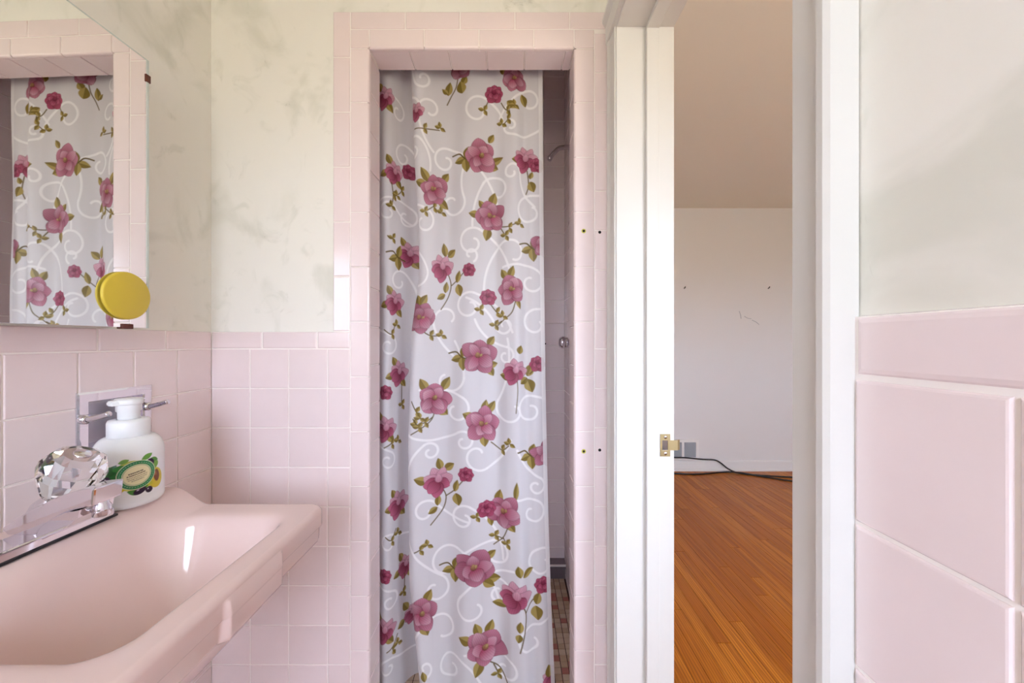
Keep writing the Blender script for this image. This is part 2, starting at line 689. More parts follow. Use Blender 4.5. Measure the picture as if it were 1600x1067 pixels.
# ---- back wall with the shower opening -----------------------------------
yp = YB + PL
xr_p = XR + PL
wb = boxes('wall_back', [
    ((XL - 0.1, yp, 0), (OX0 - 0.004, YS - PL, CH)),
    ((OX1 + 0.004, yp, 0), (XBED, YS - PL, CH)),
    ((OX0 - 0.004, yp, OZ + 0.004), (OX1 + 0.004, YS - PL, CH)),
    ((OX0 - 0.004, yp, 0), (OX1 + 0.004, YS - PL, 0.10))], M_PAPER)
tag(wb, 'wall around the shower opening, marbled wallpaper and pink tile surround', 'wall', kind='structure')
OUTL = -0.502
OTOP = 2.1247
ITOP = 2.0745
boxes('grout', [
    ((XL, yp - g, 0), (OX0 - 0.006, yp + 0.002, CAP1 - 0.002)),
    ((OUTL + 0.002, yp - g, CAP1 - 0.003), (OX0 - 0.006, yp + 0.002, OTOP - 0.002)),
    ((OX0 - 0.006, yp - g, OZ + 0.006), (OX1 + 0.006, yp + 0.002, OTOP - 0.002)),
    ((OX1 + 0.006, yp - g, 0), (xr_p, yp + 0.002, OTOP - 0.002)),
    # reveals of the opening
    ((OX0 - 0.006, yp - 0.0005, 0.10), (OX0 - 0.0032, YS - 0.002, OZ + 0.004)),
    ((OX1 + 0.0032, yp - 0.0005, 0.10), (OX1 + 0.006, YS - 0.002, OZ + 0.004)),
    ((OX0 - 0.004, yp - 0.0005, OZ + 0.0032), (OX1 + 0.004, YS - 0.002, OZ + 0.006))], M_GROUT, wb)
# facing the camera (normal -Y): u=+X, v=+Z
for (z0, z1) in rows:
    xs = [XL, -0.7336, -0.6255, -0.5166, -0.4529]
    for a, b_ in zip(xs[:-1], xs[1:]):
        tile(wb, (a, yp, z0), X_, Z_, b_ - a, z1 - z0)
capx = [XL, -0.700, -0.5463, -0.4529]
for a, b_ in zip(capx[:-1], capx[1:]):
    tile(wb, (a, yp, CAP0), X_, Z_, b_ - a, CAP1 - CAP0, b=0.004)
# 2x6 edge tiles round the opening
L6 = 0.1537
z = 1.255 - 9 * L6
while z < ITOP - 0.02:
    z0, z1 = max(z, 0.0), min(z + L6, OZ)
    if z1 - z0 > 0.012:
        bull_tile(wb, (-0.4529, yp, z0), X_, Z_, OX0 + 0.4529, z1 - z0)
        # the right-hand strip is the same tile turned the other way round
        bull_tile(wb, (0.2314, yp, z1), -X_, -Z_, 0.2314 - OX1, z1 - z0)
    z += L6
z = CAP1
while z < OTOP - 0.01:
    z1 = min(z + L6, OTOP)
    tile(wb, (OUTL, yp, z), X_, Z_, -0.4529 - OUTL, z1 - z, b=0.003)
    z = z1
# inner top row (bullnose down) and outer top row
tile(wb, (-0.4529, yp, OZ), X_, Z_, 0.053, ITOP - OZ, b=0.002)
x = -0.400
while x < 0.17:
    x1 = min(x + 0.1224 * 1.256, OX1)
    bull_tile(wb, (x, yp, ITOP), -Z_, X_, ITOP - OZ, x1 - x)
    x = x1
tile(wb, (OX1, yp, OZ), X_, Z_, 0.2314 - OX1, ITOP - OZ)
x = -0.4529
while x < xr_p - 0.01:
    x1 = min(x + L6, xr_p)
    tile(wb, (x, yp, ITOP), X_, Z_, x1 - x, OTOP - ITOP, b=0.003)
    x = x1
# narrow column beside the door casing, 4 1/4 inch courses
z = CAP0 + PITCH * 8
while z > 0:
    z0 = max(z - PITCH, 0)
    tile(wb, (0.2314, yp, z0), X_, Z_, 0.038, min(z, ITOP) - z0)
    z -= PITCH
# reveals: left (normal +X), right (normal -X), soffit (normal -Z)
z = 1.242 - PITCH * 11
RD = YS - yp - 0.004
while z < OZ - 0.01:
    z0, z1 = max(z, 0.10), min(z + PITCH, OZ)
    if z1 - z0 > 0.01:
        tile(wb, (OX0 - 0.006, yp + 0.004, z0), Y_, Z_, RD, z1 - z0)
        tile(wb, (OX1 + 0.006, YS, z0), -Y_, Z_, RD, z1 - z0)
    z += PITCH
x = OX0
xsf = [OX0, -0.291, -0.180, -0.0735, 0.0366, 0.150, OX1]
for a, b_ in zip(xsf[:-1], xsf[1:]):
    tile(wb, (b_, yp + 0.004, OZ + 0.006), -X_, Y_, b_ - a, RD)
# left-over screw holes in the edge tiles
for (px, py, ring) in ((912, 361, 1), (937, 363, 0), (912, 705, 1), (937, 703, 0)):
    hx, hz = (px - 800) * YB / F, CAMZ - (py - 533.5) * YB / F
    if ring:
        plug = lathe('wall_plug', [(0, 0.0012), (0.0062, 0.0012), (0.0066, 0.0), (0.0066, -0.002)], M_ANCHOR, wb, (hx, YB - 0.0002, hz), (0, -1, 0), 20, False)
        lathe('screw_hole', [(0, 0.0008), (0.0034, 0.0008), (0.0036, 0)], M_HOLE, plug, (hx, YB - 0.0012, hz), (0, -1, 0), 16, False)
    else:
        lathe('screw_hole', [(0, 0.0010), (0.0040, 0.0010), (0.0044, 0)], M_HOLE, wb, (hx, YB - 0.0006, hz), (0, -1, 0), 16, False)

# ---- right wall with the doorway -----------------------------------------
xq = XR + PL
DR = 0.007                       # the tile courses sit slightly lower here
CAS0, CAS1 = 0.296, 1.052        # outer edges of the door casing
wr = boxes('wall_right', [
    ((xq, YN, 0), (XBED, DY0 - 0.02, CH)),
    ((xq, DY1 + 0.02, 0), (XBED, yp + 0.001, CH)),
    ((xq, DY0 - 0.02, DZ + 0.02), (XBED, DY1 + 0.02, CH))], M_PAPER)
tag(wr, 'wall with the doorway, marbled wallpaper above pink tile wainscot', 'wall', kind='structure')
boxes('grout', [((xq - g, YN, 0), (xq + 0.002, CAS0 + 0.006, CAP1 - DR - 0.002))], M_GROUT, wr)
# normal -X: u=-Y, v=+Z
ycs = [CAS0, 0.2005]
while ycs[-1] > YN + 0.02:
    ycs.append(max(ycs[-1] - PITCH, YN))
for (z0, z1) in rows:
    for a, b_ in zip(ycs[:-1], ycs[1:]):
        tile(wr, (xq, a, max(z0 - DR, 0)), -Y_, Z_, a - b_, z1 - z0, b=0.0026)
y = CAS0
while y > YN + 0.02:
    y0 = max(y - L6, YN)
    tile(wr, (xq, y, CAP0 - DR), -Y_, Z_, y - y0, CAP1 - CAP0, b=0.006)
    y = y0

# ---- wall behind the camera, with its window ------------------------------
wnr = boxes('wall_near', [
    ((XL - 0.1, YN - 0.1, 0), (XBED, YN, WIN1[2])),
    ((XL - 0.1, YN - 0.1, WIN1[3]), (XBED, YN, CH)),
    ((XL - 0.1, YN - 0.1, WIN1[2]), (WIN1[0], YN, WIN1[3])),
    ((WIN1[1], YN - 0.1, WIN1[2]), (XBED, YN, WIN1[3]))], M_PAPER)
tag(wnr, 'bathroom wall with the window facing the shower', 'wall', kind='structure')


def window(name, W, label):
    x0, x1, z0, z1, yw = W
    w = empty(name, ((x0 + x1) / 2, yw, z0))
    tag(w, label, 'window', kind='structure')
    t = 0.045
    boxes('window_frame', [((x0 - 0.05, yw - 0.1, z0 - 0.05), (x0 + t, yw + 0.015, z1 + 0.05)), ((x1 - t, yw - 0.1, z0 - 0.05), (x1 + 0.05, yw + 0.015, z1 + 0.05)),
                           ((x0 + t, yw - 0.1, z1 - t), (x1 - t, yw + 0.015, z1 + 0.05))], M_TRIM, w)
    boxes('window_sill', [((x0 + t, yw - 0.1, z0 - 0.05), (x1 - t, yw + 0.05, z0 + 0.02))], M_TRIM, w)
    m_ = (z0 + z1) / 2
    boxes('sash_rail', [((x0 + t, yw - 0.07, m_ - 0.02), (x1 - t, yw - 0.03, m_ + 0.02))], M_TRIM, w)
    return w


window('window_1', WIN1, 'white window in the bathroom wall facing the shower')

# ---- shower ---------------------------------------------------------------
SH = CH
wsb = boxes('wall_shower_back', [((SXL - 0.1, SYB + 0.0012, 0), (SXR + 0.1, SYB + 0.1, SH))], M_SGROUT)
tag(wsb, 'tiled rear wall of the shower stall behind the curtain', 'wall', kind='structure')
wsr = boxes('wall_shower_right', [((SXR + 0.0012, YS, 0), (SXR + 0.14, SYB + 0.004, SH))], M_SGROUT)
tag(wsr, 'tiled shower side wall carrying the pipe and valve', 'wall', kind='structure')
wsl = boxes('wall_shower_left', [((SXL - 0.1, YS, 0), (SXL - 0.0012, SYB + 0.004, SH))], M_SGROUT)
tag(wsl, 'tiled shower side wall hidden by the curtain', 'wall', kind='structure')
boxes('grout', [((XL - 0.1, YS - PL, 0), (OX0 - 0.008, YS, SH)), ((OX1 + 0.008, YS - PL, 0), (SXR + 0.02, YS, SH)),
                ((OX0 - 0.008, YS - PL, OZ + 0.008), (OX1 + 0.008, YS, SH))], M_SGROUT, wb)
zt = CAMZ + (533.5 - 155.0) * SYB / F
zr = []
z = zt
while z < SH:
    z += PITCH
while z > 0.05:
    if z - PITCH < SH:
        zr.append((max(z - PITCH, 0.05), min(z, SH)))
    z -= PITCH
xc = [SXR]
while xc[-1] > SXL + 0.01:
    xc.append(max(xc[-1] - 0.1025 if len(xc) == 1 else xc[-1] - PITCH, SXL))
yc = [SYB]
while yc[-1] > YS + 0.01:
    yc.append(max(yc[-1] - PITCH, YS))
for (z0, z1) in zr:
    for b_, a in zip(xc[:-1], xc[1:]):
        tile(wsb, (a, SYB + TT - 0.001, z0), X_, Z_, b_ - a, z1 - z0, M_STILE)
    for b_, a in zip(yc[:-1], yc[1:]):
        tile(wsr, (SXR + TT - 0.001, b_, z0), -Y_, Z_, b_ - a, z1 - z0, M_STILE)
        tile(wsl, (SXL - TT + 0.001, a, z0), Y_, Z_, b_ - a, z1 - z0, M_STILE)
# mosaic floor
SFZ = 0.05
fs = boxes('floor_shower', [((SXL - 0.05, YS - 0.004, 0.0), (SXR + 0.05, SYB + 0.05, SFZ - 0.003))], M_MOSGROUT)
tag(fs, 'beige and red mosaic shower floor with dark joints', 'floor', kind='structure')
mp_ = 0.0268
mc = {}
for m_ in (M_MOS_A, M_MOS_B, M_MOS_R):
    mc[m_.name] = tile_mesh(mp_ - 0.003, mp_ - 0.003, 0.004, 0.001, m_)
rest = bmesh.new()
nx, ny = int((SXR - SXL) / mp_), int((SYB - YS) / mp_)
for i in range(nx):
    for j in range(ny):
        x = SXR - 0.004 - (i + 1) * mp_
        y = SYB - 0.004 - (j + 1) * mp_
        if x > 0.06 and y > 1.24:
            q = random.random()
            m_ = M_MOS_R if q < 0.12 else (M_MOS_B if q < 0.4 else M_MOS_A)
            o = link('mosaic_tile', mc[m_.name], fs, Matrix.Translation((x, y, SFZ - 0.004)))
        else:
            add_box(rest, (x, y, SFZ - 0.004), (x + mp_ - 0.003, y + mp_ - 0.003, SFZ))
tag(from_bm('mosaic_field', rest, M_MOS_A, fs), kind='stuff')
# foot ledge in the corner
ft = empty('corner_footrest', (0.19, 1.87, SFZ))
tag(ft, 'dark grey stone foot ledge with white edge in shower corner', 'ledge')
boxes('slab', [((0.02, 1.842, 0.108), (SXR + 0.001, SYB + 0.001, 0.132))], M_STONE, ft, 0.002)
boxes('edge_strip', [((0.02, 1.838, 0.123), (SXR + 0.001, 1.843, 0.1325))], M_WEDGE, ft, 0.001)
boxes('riser', [((0.02, 1.865, SFZ - 0.001), (SXR + 0.001, SYB + 0.001, 0.110))], M_STONE, ft)

# ---- door frame -----------------------------------------------------------
dr = empty('door_1', (XR, (DY0 + DY1) / 2, 0))
tag(dr, 'white painted door frame between the bathroom and the bedroom', 'door frame', kind='structure')


def casing_v(y_in, y_out):
    s = 1 if y_out > y_in else -1
    w = abs(y_out - y_in)
    prof = [(XR + 0.004, y_in), (XR - 0.010, y_in), (XR - 0.012, y_in + s * 0.003), (XR - 0.0125, y_in + s * w * 0.62), (XR - 0.017, y_in + s * w * 0.70),
            (XR - 0.021, y_in + s * w * 0.80), (XR - 0.021, y_in + s * w * 0.92), (XR - 0.018, y_out), (XR + 0.004, y_out)]
    return prof


prism('casing', casing_v(DY0 - 0.004, CAS0), 'z', 0, DZ + 0.08, M_TRIM, dr)
prism('casing', [(XR + (p - XR) * 0.5 if p < XR else p, q) for p, q in casing_v(DY1 + 0.004, 1.031)], 'z', 0, DZ + 0.006, M_TRIM, dr)
# head casing (profile in x,z)
hp = [(x, z + 0.004) for x, z in ((XR + 0.004, DZ), (XR - 0.010, DZ), (XR - 0.012, DZ + 0.003), (XR - 0.0125, DZ + 0.045), (XR - 0.017, DZ + 0.052),
                          (XR - 0.021, DZ + 0.06), (XR - 0.021, DZ + 0.068), (XR - 0.018, DZ + 0.075), (XR + 0.004, DZ + 0.075))]
prism('head_casing', hp, 'y', DY0 - 0.0005, 1.0315, M_TRIM, dr)
JX0, JX1 = XR - 0.001, XBED + 0.002
boxes('jamb', [((JX0, DY1, 0), (JX1, DY1 + 0.022, DZ + 0.02))], M_TRIM, dr, 0.0015)
boxes('jamb', [((JX0, DY0 - 0.022, 0), (JX1, DY0, DZ + 0.02))], M_TRIM, dr, 0.0015)
boxes('head_jamb', [((JX0, DY0, DZ), (JX1, DY1, DZ + 0.022))], M_TRIM, dr, 0.0015)
SX0, SX1 = 0.3340, 0.3660
boxes('door_stop', [((SX0, DY1 - 0.011, 0), (SX1, DY1 + 0.001, DZ - 0.009))], M_TRIM, dr, 0.0025, 3)
boxes('door_stop', [((SX0, DY0 - 0.001, 0), (SX1, DY0 + 0.011, DZ - 0.009))], M_TRIM, dr, 0.0025, 3)
boxes('door_stop', [((SX0, DY0 + 0.001, DZ - 0.011), (SX1, DY1 - 0.001, DZ + 0.001))], M_TRIM, dr, 0.0025, 3)
boxes('threshold', [((XR - 0.02, DY0, -0.001), (XBED + 0.012, DY1, 0.008))], M_WOOD, dr, 0.003)
# strike plate on the far jamb: faces the camera
yk = DY1 - 0.0016
zk = CAMZ - (695.5 - 533.5) * DY1 / F
sp = boxes('strike_plate', [((0.3715, yk, zk - 0.028), (0.3965, DY1 + 0.001, zk - 0.0125)),
                            ((0.3715, yk, zk + 0.0125), (0.3965, DY1 + 0.001, zk + 0.028)),
                            ((0.3715, yk, zk - 0.0125), (0.3765, DY1 + 0.001, zk + 0.0125)),
                            ((0.3905, yk, zk - 0.0125), (0.4095, DY1 + 0.001, zk + 0.0125))], M_BRASS, dr)
tag(sp, 'brass strike plate')
boxes('latch_pocket', [((0.3765, DY1 - 0.0008, zk - 0.0125), (0.3905, DY1 + 0.001, zk + 0.0125))], M_DULL, sp)
for s in (-1, 1):
    lathe('screw', [(0, 0.0012), (0.0028, 0.001), (0.0042, 0)], M_DULL, sp, (0.3845, yk, zk + s * 0.0203), (0, -1, 0), 14)
prism('lip', [(0.4085, yk), (0.416, yk + 0.001), (0.4225, yk + 0.006), (0.4215, yk + 0.0075), (0.4155, yk + 0.0028), (0.4085, yk + 0.002)], 'z', zk - 0.0125, zk + 0.0125, M_BRASS, sp)

# ---- bedroom ---------------------------------------------------------------
BYN = WIN2[4]
bf = boxes('floor_bedroom', [((XBED - 0.03, BYN, -0.08), (BXR, BYF + 0.05, -0.004))], M_SUB)
tag(bf, 'orange-brown oak strip floor of the bedroom', 'floor', kind='structure')
PW = 0.057
pm = {}
k = 0
x = XBED + 0.012
while x < BXR - 0.001:
    y = BYN - random.uniform(0, 0.8)
    while y < BYF:
        L = random.choice((0.55, 0.8, 1.05, 1.3, 1.6))
        y0, y1 = max(y, BYN), min(y + L, BYF)
        if y1 - y0 > 0.02:
            key = round(y1 - y0, 2)
            if key not in pm:
                pm[key] = tile_mesh(PW - 0.0009, key - 0.001, 0.008, 0.0008, M_WOOD)
            link('plank', pm[key], bf, Matrix.Translation((x, y0, -0.008)))
        y += L
    x += PW
wbf = boxes('wall_bedroom_far', [((XBED - 0.1, BYF, -0.05), (BXR + 0.1, BYF + 0.1, BCH))], M_BEDWALL)
tag(wbf, 'plain white bedroom wall across from the doorway', 'wall', kind='structure')
wbl = boxes('wall_bedroom_left', [((XBED - 0.1, SYB + 0.1, 0), (XBED, BYF, BCH)), ((SXR + 0.138, YS - 0.02, 0), (XBED, SYB + 0.12, BCH)),
                                  ((XBED - 0.1, BYN - 0.1, 0), (XBED, YN - 0.1, BCH))] if BYN < YN - 0.2 else
            [((XBED - 0.1, SYB + 0.1, 0), (XBED, BYF, BCH)), ((SXR + 0.138, YS - 0.02, 0), (XBED, SYB + 0.12, BCH))], M_BEDWALL)
tag(wbl, 'bedroom wall backing onto the shower', 'wall', kind='structure')
wbr = boxes('wall_bedroom_right', [((BXR, BYN - 0.1, -0.05), (BXR + 0.1, BYF, BCH))], M_BEDWALL)
tag(wbr, 'bedroom side wall out past the doorway', 'wall', kind='structure')
wbn = boxes('wall_bedroom_near', [
    ((XBED, BYN - 0.1, -0.05), (BXR, BYN, WIN2[2])), ((XBED, BYN - 0.1, WIN2[3]), (BXR, BYN, BCH)),
    ((XBED, BYN - 0.1, WIN2[2]), (WIN2[0], BYN, WIN2[3])), ((WIN2[1], BYN - 0.1, WIN2[2]), (BXR, BYN, WIN2[3]))], M_BEDWALL)
tag(wbn, 'bedroom wall with the wide window', 'wall', kind='structure')
window('window_2', WIN2, 'wide white window in the bedroom wall')
cb = boxes('ceiling_bedroom', [((XBED - 0.02, BYN - 0.1, BCH), (BXR + 0.1, BYF + 0.1, BCH + 0.08))], M_CEIL)
tag(cb, 'plain white bedroom ceiling', 'ceiling', kind='structure')
bb = prism('baseboard_far', [(BYF + 0.002, 0), (BYF - 0.026, 0), (BYF - 0.024, 0.012), (BYF - 0.013, 0.02), (BYF - 0.013, 0.082), (BYF - 0.008, 0.092), (BYF + 0.002, 0.095)],
           'x', XBED, BXR, M_BASEB)
tag(bb, 'white baseboard along the bedroom wall under the vent', 'baseboard', kind='structure')
# nails and scuffs left in the far wall
for (px, py) in ((1069, 450), (1200, 450)):
    nx_, nz_ = (px - 800) * BYF / F, CAMZ - (py - 533.5) * BYF / F
    tube('nail', [(nx_, BYF + 0.004, nz_ - 0.004), (nx_ + 0.002, BYF - 0.012, nz_), (nx_ + 0.004, BYF - 0.018, nz_ + 0.012)], 0.0035, M_HOLE, wbf, 8)
for pts in (((1155, 486), (1157, 492), (1158, 498)), ((1163, 494), (1168, 497), (1174, 498)), ((1175, 500), (1181, 503), (1186, 507))):
    P3 = [((px - 800) * BYF / F, BYF - 0.0004, CAMZ - (py - 533.5) * BYF / F) for px, py in pts]
    tube('scuff', P3, 0.0022, M_VENT, wbf, 6)

# wall vent
vx0, vx1, vz0, vz1 = 1.44, 1.735, 0.098, 0.292
yv = BYF - 0.012
vt = empty('wall_vent', ((vx0 + vx1) / 2, BYF, vz0))
tag(vt, 'white wall register with two grey louvred halves above the baseboard', 'vent')
mx_ = (vx0 + vx1) / 2
fb = 0.028
boxes('vent_frame', [((vx0, yv, vz0), (vx0 + fb, BYF + 0.001, vz1)), ((vx1 - fb, yv, vz0), (vx1, BYF + 0.001, vz1)),
                     ((vx0 + fb, yv, vz1 - fb), (vx1 - fb, BYF + 0.001, vz1)), ((vx0 + fb, yv, vz0), (vx1 - fb, BYF + 0.001, vz0 + fb)),
                     ((mx_ - 0.011, yv, vz0 + fb), (mx_ + 0.011, BYF + 0.001, vz1 - fb))], M_BASEB, vt)
boxes('vent_back', [((vx0 + fb, BYF - 0.003, vz0 + fb), (vx1 - fb, BYF + 0.001, vz1 - fb))], M_VENT, vt)
for a, b_ in ((vx0 + fb, mx_ - 0.011), (mx_ + 0.011, vx1 - fb)):
    n_ = 12
    for k in range(n_):
        zz = vz0 + fb + (vz1 - vz0 - 2 * fb) * (k + 0.5) / n_
        prism('slat', [(yv + 0.001, zz - 0.0045), (yv + 0.002, zz - 0.006), (BYF - 0.003, zz + 0.0045), (BYF - 0.004, zz + 0.006)], 'x', a, b_, M_VENT, vt)


def onfloor(px, py, r):
    h = CAMZ - r
    d = F * h / (py - 533.5)
    return ((px - 800) * d / F, d, r)


R_ = 0.0065
yb_ = BYF - 0.034
c1 = [(1.30, yv - 0.012, 0.135), (1.50, yv - 0.012, 0.128), (1.60, yv - 0.012, 0.126), (1.75, BYF - 0.026, 0.112), (1.87, BYF - 0.026, 0.106), (1.925, BYF - 0.034, 0.08),
      (1.98, BYF - 0.04, 0.035), (2.03, BYF - 0.075, 0.012), (2.10, BYF - 0.115, R_), (2.22, BYF - 0.15, R_), (2.42, BYF - 0.19, R_), (2.62, BYF - 0.22, R_), (2.9, BYF - 0.24, R_)]
tag(tube('power_cord', c1, R_, M_BLACK, None, 8), 'black cord running from the wall vent down onto the oak floor', 'cord')
c2 = [(1.30, BYF - 0.07, R_), (1.46, BYF - 0.10, R_), (1.62, BYF - 0.12, R_), (1.78, BYF - 0.10, R_), (1.95, BYF - 0.06, R_), (2.06, BYF - 0.11, R_ * 2.6), (2.2, BYF - 0.17, R_),
      (2.4, BYF - 0.29, R_), (2.6, BYF - 0.35, R_), (2.9, BYF - 0.38, R_)]
tag(tube('power_cord', c2, R_, M_BLACK, None, 8), 'black cord lying along the oak floor beside the baseboard', 'cord')

# ================================================================== sink
RIM = 0.849
ST, SS = 0.440, 0.237           # projection from the wall, half length
SYC = 0.605


def sstep(a, b, x):
    t = np.clip((x - a) / (b - a), 0, 1)
    return t * t * (3 - 2 * t)


def rounded_outline(n):
    rf, rb = 0.034, 0.008
    pts = []

    def arc(cx, cy, r, a0, a1, k):
        for i in range(k):
            a = math.radians(a0 + (a1 - a0) * i / (k - 1))
            pts.append((cx + r * math.cos(a), cy + r * math.sin(a)))
    arc(ST - rf, SS - rf, rf, 0, 90, 24)
    arc(rb, SS - rb, rb, 90, 180, 8)
    arc(rb, -SS + rb, rb, 180, 270, 8)
    arc(ST - rf, -SS + rf, rf, 270, 360, 24)
    P = np.array(pts)
    Q = np.vstack([P, P[:1]])
    d = np.r_[0, np.cumsum(np.hypot(*np.diff(Q, axis=0).T))]
    s = np.linspace(0, d[-1], n, endpoint=False)
    return np.c_[np.interp(s, d, Q[:, 0]), np.interp(s, d, Q[:, 1])]


def sink_height(t, s):
    h = 0.036 * (1 - sstep(0.112, 0.186, t))
    # basin: rounded box, tighter corners in front
    c_t, h_t, h_s = 0.269, 0.119, 0.176
    rad = np.where(t > c_t, 0.045, 0.085)
    qx, qy = np.abs(t - c_t) - h_t + rad, np.abs(s) - h_s + rad
    sd = np.minimum(np.maximum(qx, qy), 0) + np.hypot(np.maximum(qx, 0), np.maximum(qy, 0)) - rad
    x = -sd
    x = (x + np.sqrt(x * x + 0.007 ** 2)) / 2
    gq = 1 - (1 - np.clip(x / 0.105, 0, 1)) ** 2.1
    h = h - 0.150 * gq
    # rim falls away slightly towards the outside, edge rolled over
    db = np.minimum(np.minimum(ST - t, SS - np.abs(s)), 1)
    r = 0.012
    cr = 0.034
    ex, ey = t - (ST - cr), np.abs(s) - (SS - cr)
    db = np.where((ex > 0) & (ey > 0), cr - np.hypot(np.maximum(ex, 0), np.maximum(ey, 0)), db)
    e = np.clip(r - db, 0, r)
    h = h - (r - np.sqrt(np.maximum(r * r - e * e, 0)))
    return h


NB = 960
B = rounded_outline(NB)
C0 = np.array([0.262, 0.0])
nxt, prv = np.roll(B, -1, 0), np.roll(B, 1, 0)
T = nxt - prv
T /= np.hypot(T[:, 0], T[:, 1])[:, None]
N = np.c_[T[:, 1], -T[:, 0]]
rr_ = np.r_[np.linspace(0.02, 0.86, 88), np.linspace(0.868, 0.96, 14), 1 - 0.036 * (1 - np.sin(np.linspace(0, 1, 12) * math.pi / 2))]
V = []
for r in rr_:
    P = C0 + r * (B - C0)
    V.append(np.c_[P, sink_height(P[:, 0], P[:, 1])])
front = sstep(ST - 0.05, ST - 0.005, B[:, 0])
blk = sstep(-0.070, -0.060, B[:, 1]) * (1 - sstep(0.060, 0.070, B[:, 1])) * front
edge_z = sink_height(B[:, 0], B[:, 1])
isback = B[:, 0] < 0.02
for ins, zz in ((0.0, -0.016), (0.0, -0.036), (0.0005, -0.0375), (0.0045, -0.0395), (0.005, -0.041), (0.006, -0.066), (0.008, -0.071), (0.014, -0.074), (0.03, -0.074)):
    outw = 0.006 * blk * min(1.0, (-zz - 0.012) / 0.006)
    insb = np.where(zz < -0.037, ins * (1 - 0.85 * blk) if ins < 0.0065 else ins - 0.005 * blk, ins)
    P = B + N * (outw - insb * np.where(isback, 0, 1))[:, None]
    # the sides keep the roll-over's outer line
    top = np.minimum(edge_z, 0.0) if False else 0
    V.append(np.c_[P, np.full(NB, zz)])
for r, zz in ((0.80, -0.085), (0.70, -0.115), (0.60, -0.150), (0.45, -0.180), (0.25, -0.192), (0.05, -0.195)):
    P = C0 + r * (B - C0)
    V.append(np.c_[P, np.full(NB, zz)])
nr = len(V)
V = np.vstack(V)
V[:, 0] += 0.0
faces = []
idx = np.arange(NB)
nx2 = (idx + 1) % NB
for k in range(nr - 1):
    faces.append(np.c_[k * NB + idx, k * NB + nx2, (k + 1) * NB + nx2, (k + 1) * NB + idx])
faces = np.vstack(faces).tolist()
faces.append(list(range(NB - 1, -1, -1)))
faces.append(list(range((nr - 1) * NB, nr * NB)))
sk = empty('sink', (XL + 0.22, SYC, RIM - 0.19))
tag(sk, 'pink wall-mounted basin with raised back ledge below the mirror', 'sink')
me = bpy.data.meshes.new('basin')
Wv = V.copy()
Wv[:, 0] += XL - 0.0005
Wv[:, 1] += SYC
Wv[:, 2] += RIM
me.from_pydata(Wv.tolist(), [], faces)
bm = bmesh.new()
bm.from_mesh(me)
bmesh.ops.recalc_face_normals(bm, faces=bm.faces)
bm.to_mesh(me)
bm.free()
me.materials.append(M_SINK)
me.polygons.foreach_set('use_smooth', [True] * len(me.polygons))
link('basin', me, sk)
lathe('drain', [(0, 0.003), (0.013, 0.003), (0.016, 0.005), (0.021, 0.004), (0.023, 0.0)], M_CHROME, sk, (XL + 0.269, SYC, RIM - 0.1505), (0, 0, 1), 28)
tube('waste_pipe', [(XL + 0.262, SYC, RIM - 0.19), (XL + 0.262, SYC, RIM - 0.28), (XL + 0.255, SYC, RIM - 0.34), (XL + 0.2, SYC, RIM - 0.37), (XL + 0.10, SYC, RIM - 0.36), (XL - 0.004, SYC, RIM - 0.36)],
     0.018, M_CHROME, sk, 14)

# ================================================================== faucet
LZ = RIM + 0.036
fc = empty('faucet', (-0.745, 0.618, LZ))
tag(fc, 'chrome single-lever faucet with clear faceted knob on the sink ledge', 'faucet')
boxes('base_plate', [((-0.772, 0.536, LZ - 0.001), (-0.720, 0.699, LZ + 0.017))], M_CHROME, fc, 0.004, 3)
boxes('gasket', [((-0.774, 0.534, LZ - 0.0015), (-0.718, 0.701, LZ + 0.0022))], M_BLACK, fc)
spout_poly = [(-0.780, LZ + 0.014), (-0.738, LZ + 0.015), (-0.722, LZ + 0.030), (-0.704, LZ + 0.042), (-0.686, LZ + 0.051), (-0.674, LZ + 0.055),
              (-0.648, LZ + 0.060), (-0.645, LZ + 0.088), (-0.672, LZ + 0.085), (-0.706, LZ + 0.074), (-0.750, LZ + 0.052), (-0.790, LZ + 0.026)]
prism('spout', spout_poly, 'y', 0.594, 0.640, M_CHROME, fc, 0.003, 2)
prism('spout_hub', [(-0.738, LZ + 0.006), (-0.718, LZ + 0.012), (-0.690, LZ + 0.026), (-0.666, LZ + 0.044), (-0.664, LZ + 0.056), (-0.686, LZ + 0.052), (-0.704, LZ + 0.043), (-0.722, LZ + 0.031)], 'y', 0.590, 0.642, M_CHROME, fc)
lathe('aerator', [(0, 0), (0.0095, 0), (0.0115, 0.002), (0.0115, 0.016), (0.009, 0.020), (0.009, 0.026)], M_CHROME, fc, (-0.658, 0.617, LZ + 0.036), (0, 0, 1), 24)
ax = Vector((0.50, 0.0, 0.866))
lathe('stem', [(0.024, -0.02), (0.024, 0.016), (0.018, 0.03), (0.013, 0.042)], M_CHROME, fc, (-0.748, 0.618, LZ + 0.034), ax, 28)
kc = Vector((-0.748, 0.618, LZ + 0.034)) + ax * 0.036
kn = lathe('knob', [(0, 0.0), (0.017, 0.0), (0.023, 0.008), (0.041, 0.044), (0.041, 0.056), (0.033, 0.074), (0.022, 0.080), (0, 0.080)], M_CRYSTAL, fc, kc, ax, 10, False)
tag(kn, 'clear faceted acrylic knob')
lathe('knob_button', [(0, 0.002), (0.010, 0.002), (0.0115, 0.0), (0.0115, -0.001)], M_CHROME, kn, kc + ax * 0.0805, ax, 20)

# ================================================================== soap bottle
SBX, SBY = -0.752, 0.755
sb = empty('soap_bottle', (SBX, SBY, LZ))
tag(sb, 'white foaming soap pump bottle with green olive label on the ledge', 'bottle')
NBA, NBZ = 300, 190
HB = 0.132
ART = 5.0      # artwork stands this many mm higher
zz = np.linspace(0, 1, NBZ)
hz_ = zz * HB


